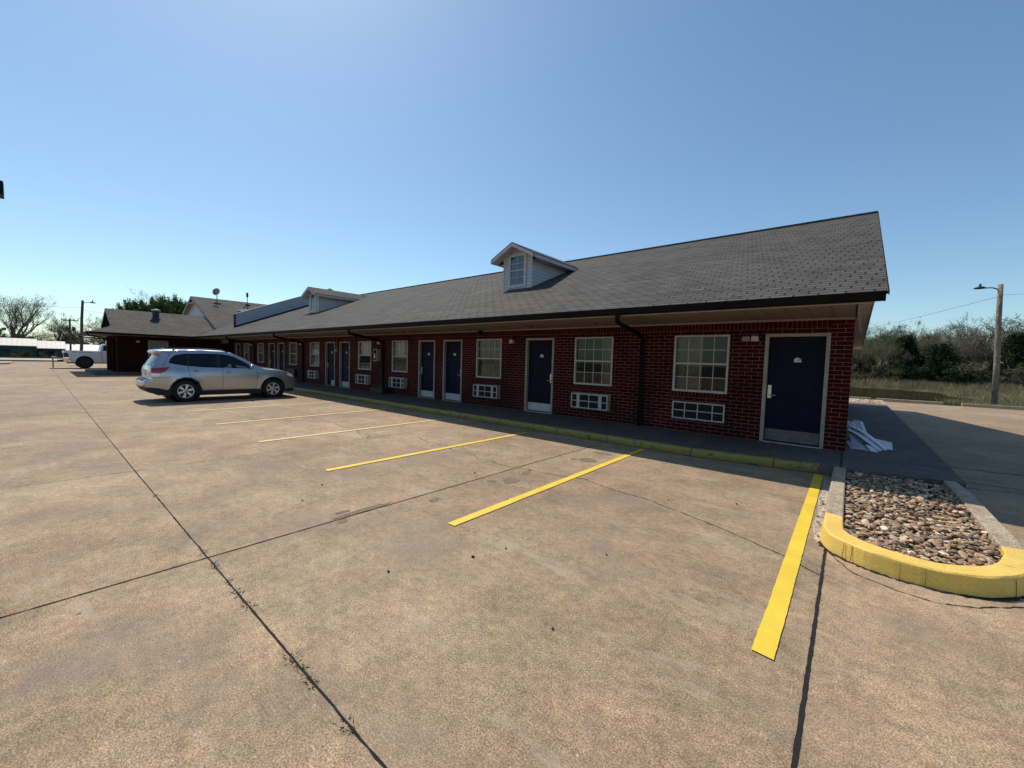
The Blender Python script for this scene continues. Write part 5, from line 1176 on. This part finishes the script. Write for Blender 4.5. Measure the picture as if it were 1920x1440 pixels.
def right_bank(r):
    while True:
        x = r.uniform(4, 34); y = 30.4 + 29 * r.random() ** 1.4; h = pond_h(x, y)
        if h > -.19: return x, y, h, min(1, .35 + (y - 30) / 12)
blades('reeds', 13000, bank, .5, 1.0, .013, 'reed', 'pale dry reeds along the far bank of the pond', 'reeds', 1)
blades('tall_grass', 34000, right_bank, .2, .6, .009, 'reed', 'dry tall grass on the bank right of the pond', 'grass', 2, .4)
blades('green_undergrowth', 9000, right_bank, .12, .35, .012, 'grass', 'green grass growing among the dry grass', 'grass', 3, .4)
def verge(r): x = r.uniform(-14, 34); y = 29.9 + r.random() * (1.6 if x < 8 else 3); return x, y, -.01, 1
blades('verge_grass', 16000, verge, .07, .2, .014, 'grass', 'strip of green grass behind the rear kerb', 'grass', 4, .4)
def roadside(r): return r.uniform(-98, -92.5), r.uniform(-40, 30), -.03, 1
blades('roadside_grass', 9000, roadside, .1, .35, .03, 'olive', 'scrubby grass along the far road', 'grass', 5)
def joint_weeds(r):
    t = r.random()
    if t < .34: x = r.choice((-2.05, -2.12, -2.2, -3.6, -3.68, -3.95, -3.3, -3.1, -2.9, -5.9, -1.95, -1.6)) + r.gauss(0, .03); return x, .855 + r.gauss(0, .008), 0, 1
    if t < .50: return -3.81 + r.gauss(0, .006), r.choice((1.3, 1.35, 3.2, 3.9, 4.1, 4.6, 4.9)) + r.gauss(0, .03), 0, .7
    if t < .72: return -.085 + r.gauss(0, .009), r.choice((3.9, 3.75, 3.6, 4.1, 3.5)) + r.gauss(0, .07), 0, .8
    if t < .85: x = r.choice((-2.4, -2.5, -4.1, -6.7, -5.4, -1.2, -7.9, -9.3, -11.5, -13)) + r.gauss(0, .05); return x, ky(x) - .02 + r.gauss(0, .01), 0, 1
    x = r.uniform(.1, 1.2); return x, 4.28 + .3 * abs(x - .5) + r.gauss(0, .015), 0, .5
blades('joint_weeds', 2600, joint_weeds, .010, .038, .0036, 'weed', 'small green weeds growing in the slab joints and at the kerb foot', 'weeds', 6, .7)
def litter_pts():
    return [(-3.0, 3.55), (-4.05, 4.05), (-1.6, 4.9), (-.95, 5.35), (-3.6, 4.5), (-2.2, 2.6), (-2.3, 2.3), (-1.5, 3.1), (-5.0, 2.3), (-.4, 7.3), (-4.6, 1.9), (-2.6, 1.7), (-1.3, 2.0)]
mb = MB(); r = random.Random(8)
for x, y in litter_pts():
    s = r.uniform(.006, .012); mb.add([Vector((x, y, .008)) + Vector((v.x * s * 1.4, v.y * s, v.z * s * .6)) for v in IV], IF, 0, True)
tag(mb.build('grit', 'joint'), 'dark bits of grit and dead leaf scattered over the parking bays', 'litter', kind='stuff')
# spalled hollows and stains in the slab, thin irregular patches
M['spall'] = mat('spalled_concrete', (0.215, 0.155, 0.10), 0.95, .35, 40, .8, 90)
def patch(cx, cy, rx_, ry_, rz, seed):
    pts = []
    for k in range(28):
        a = 2 * PI * k / 28; q = 1 + .45 * noise.noise(Vector((math.cos(a) * 1.5, math.sin(a) * 1.5, seed * 3.1))); u, v = rx_ * q * math.cos(a), ry_ * q * math.sin(a)
        pts.append((cx + u * math.cos(rz) - v * math.sin(rz), cy + u * math.sin(rz) + v * math.cos(rz), .003))
    struct(MB().add(pts, [tuple(range(28))]).build('worn_patch', 'spall'))
for i, a in enumerate(((-3.88, 2.25, .05, .30, 0), (-3.98, 2.05, .04, .07, 0), (-3.76, 1.93, .035, .06, .3), (-3.45, 4.15, .10, .16, .2), (-3.62, 3.95, .05, .06, 0), (-3.55, 4.6, .06, .12, .3), (-3.3, 5.95, .16, .12, .1), (-3.5, 5.85, .06, .05, 0), (-3.35, 6.6, .18, .1, 0), (-3.6, 2.95, .05, .09, .2))): patch(*a, i + 1)
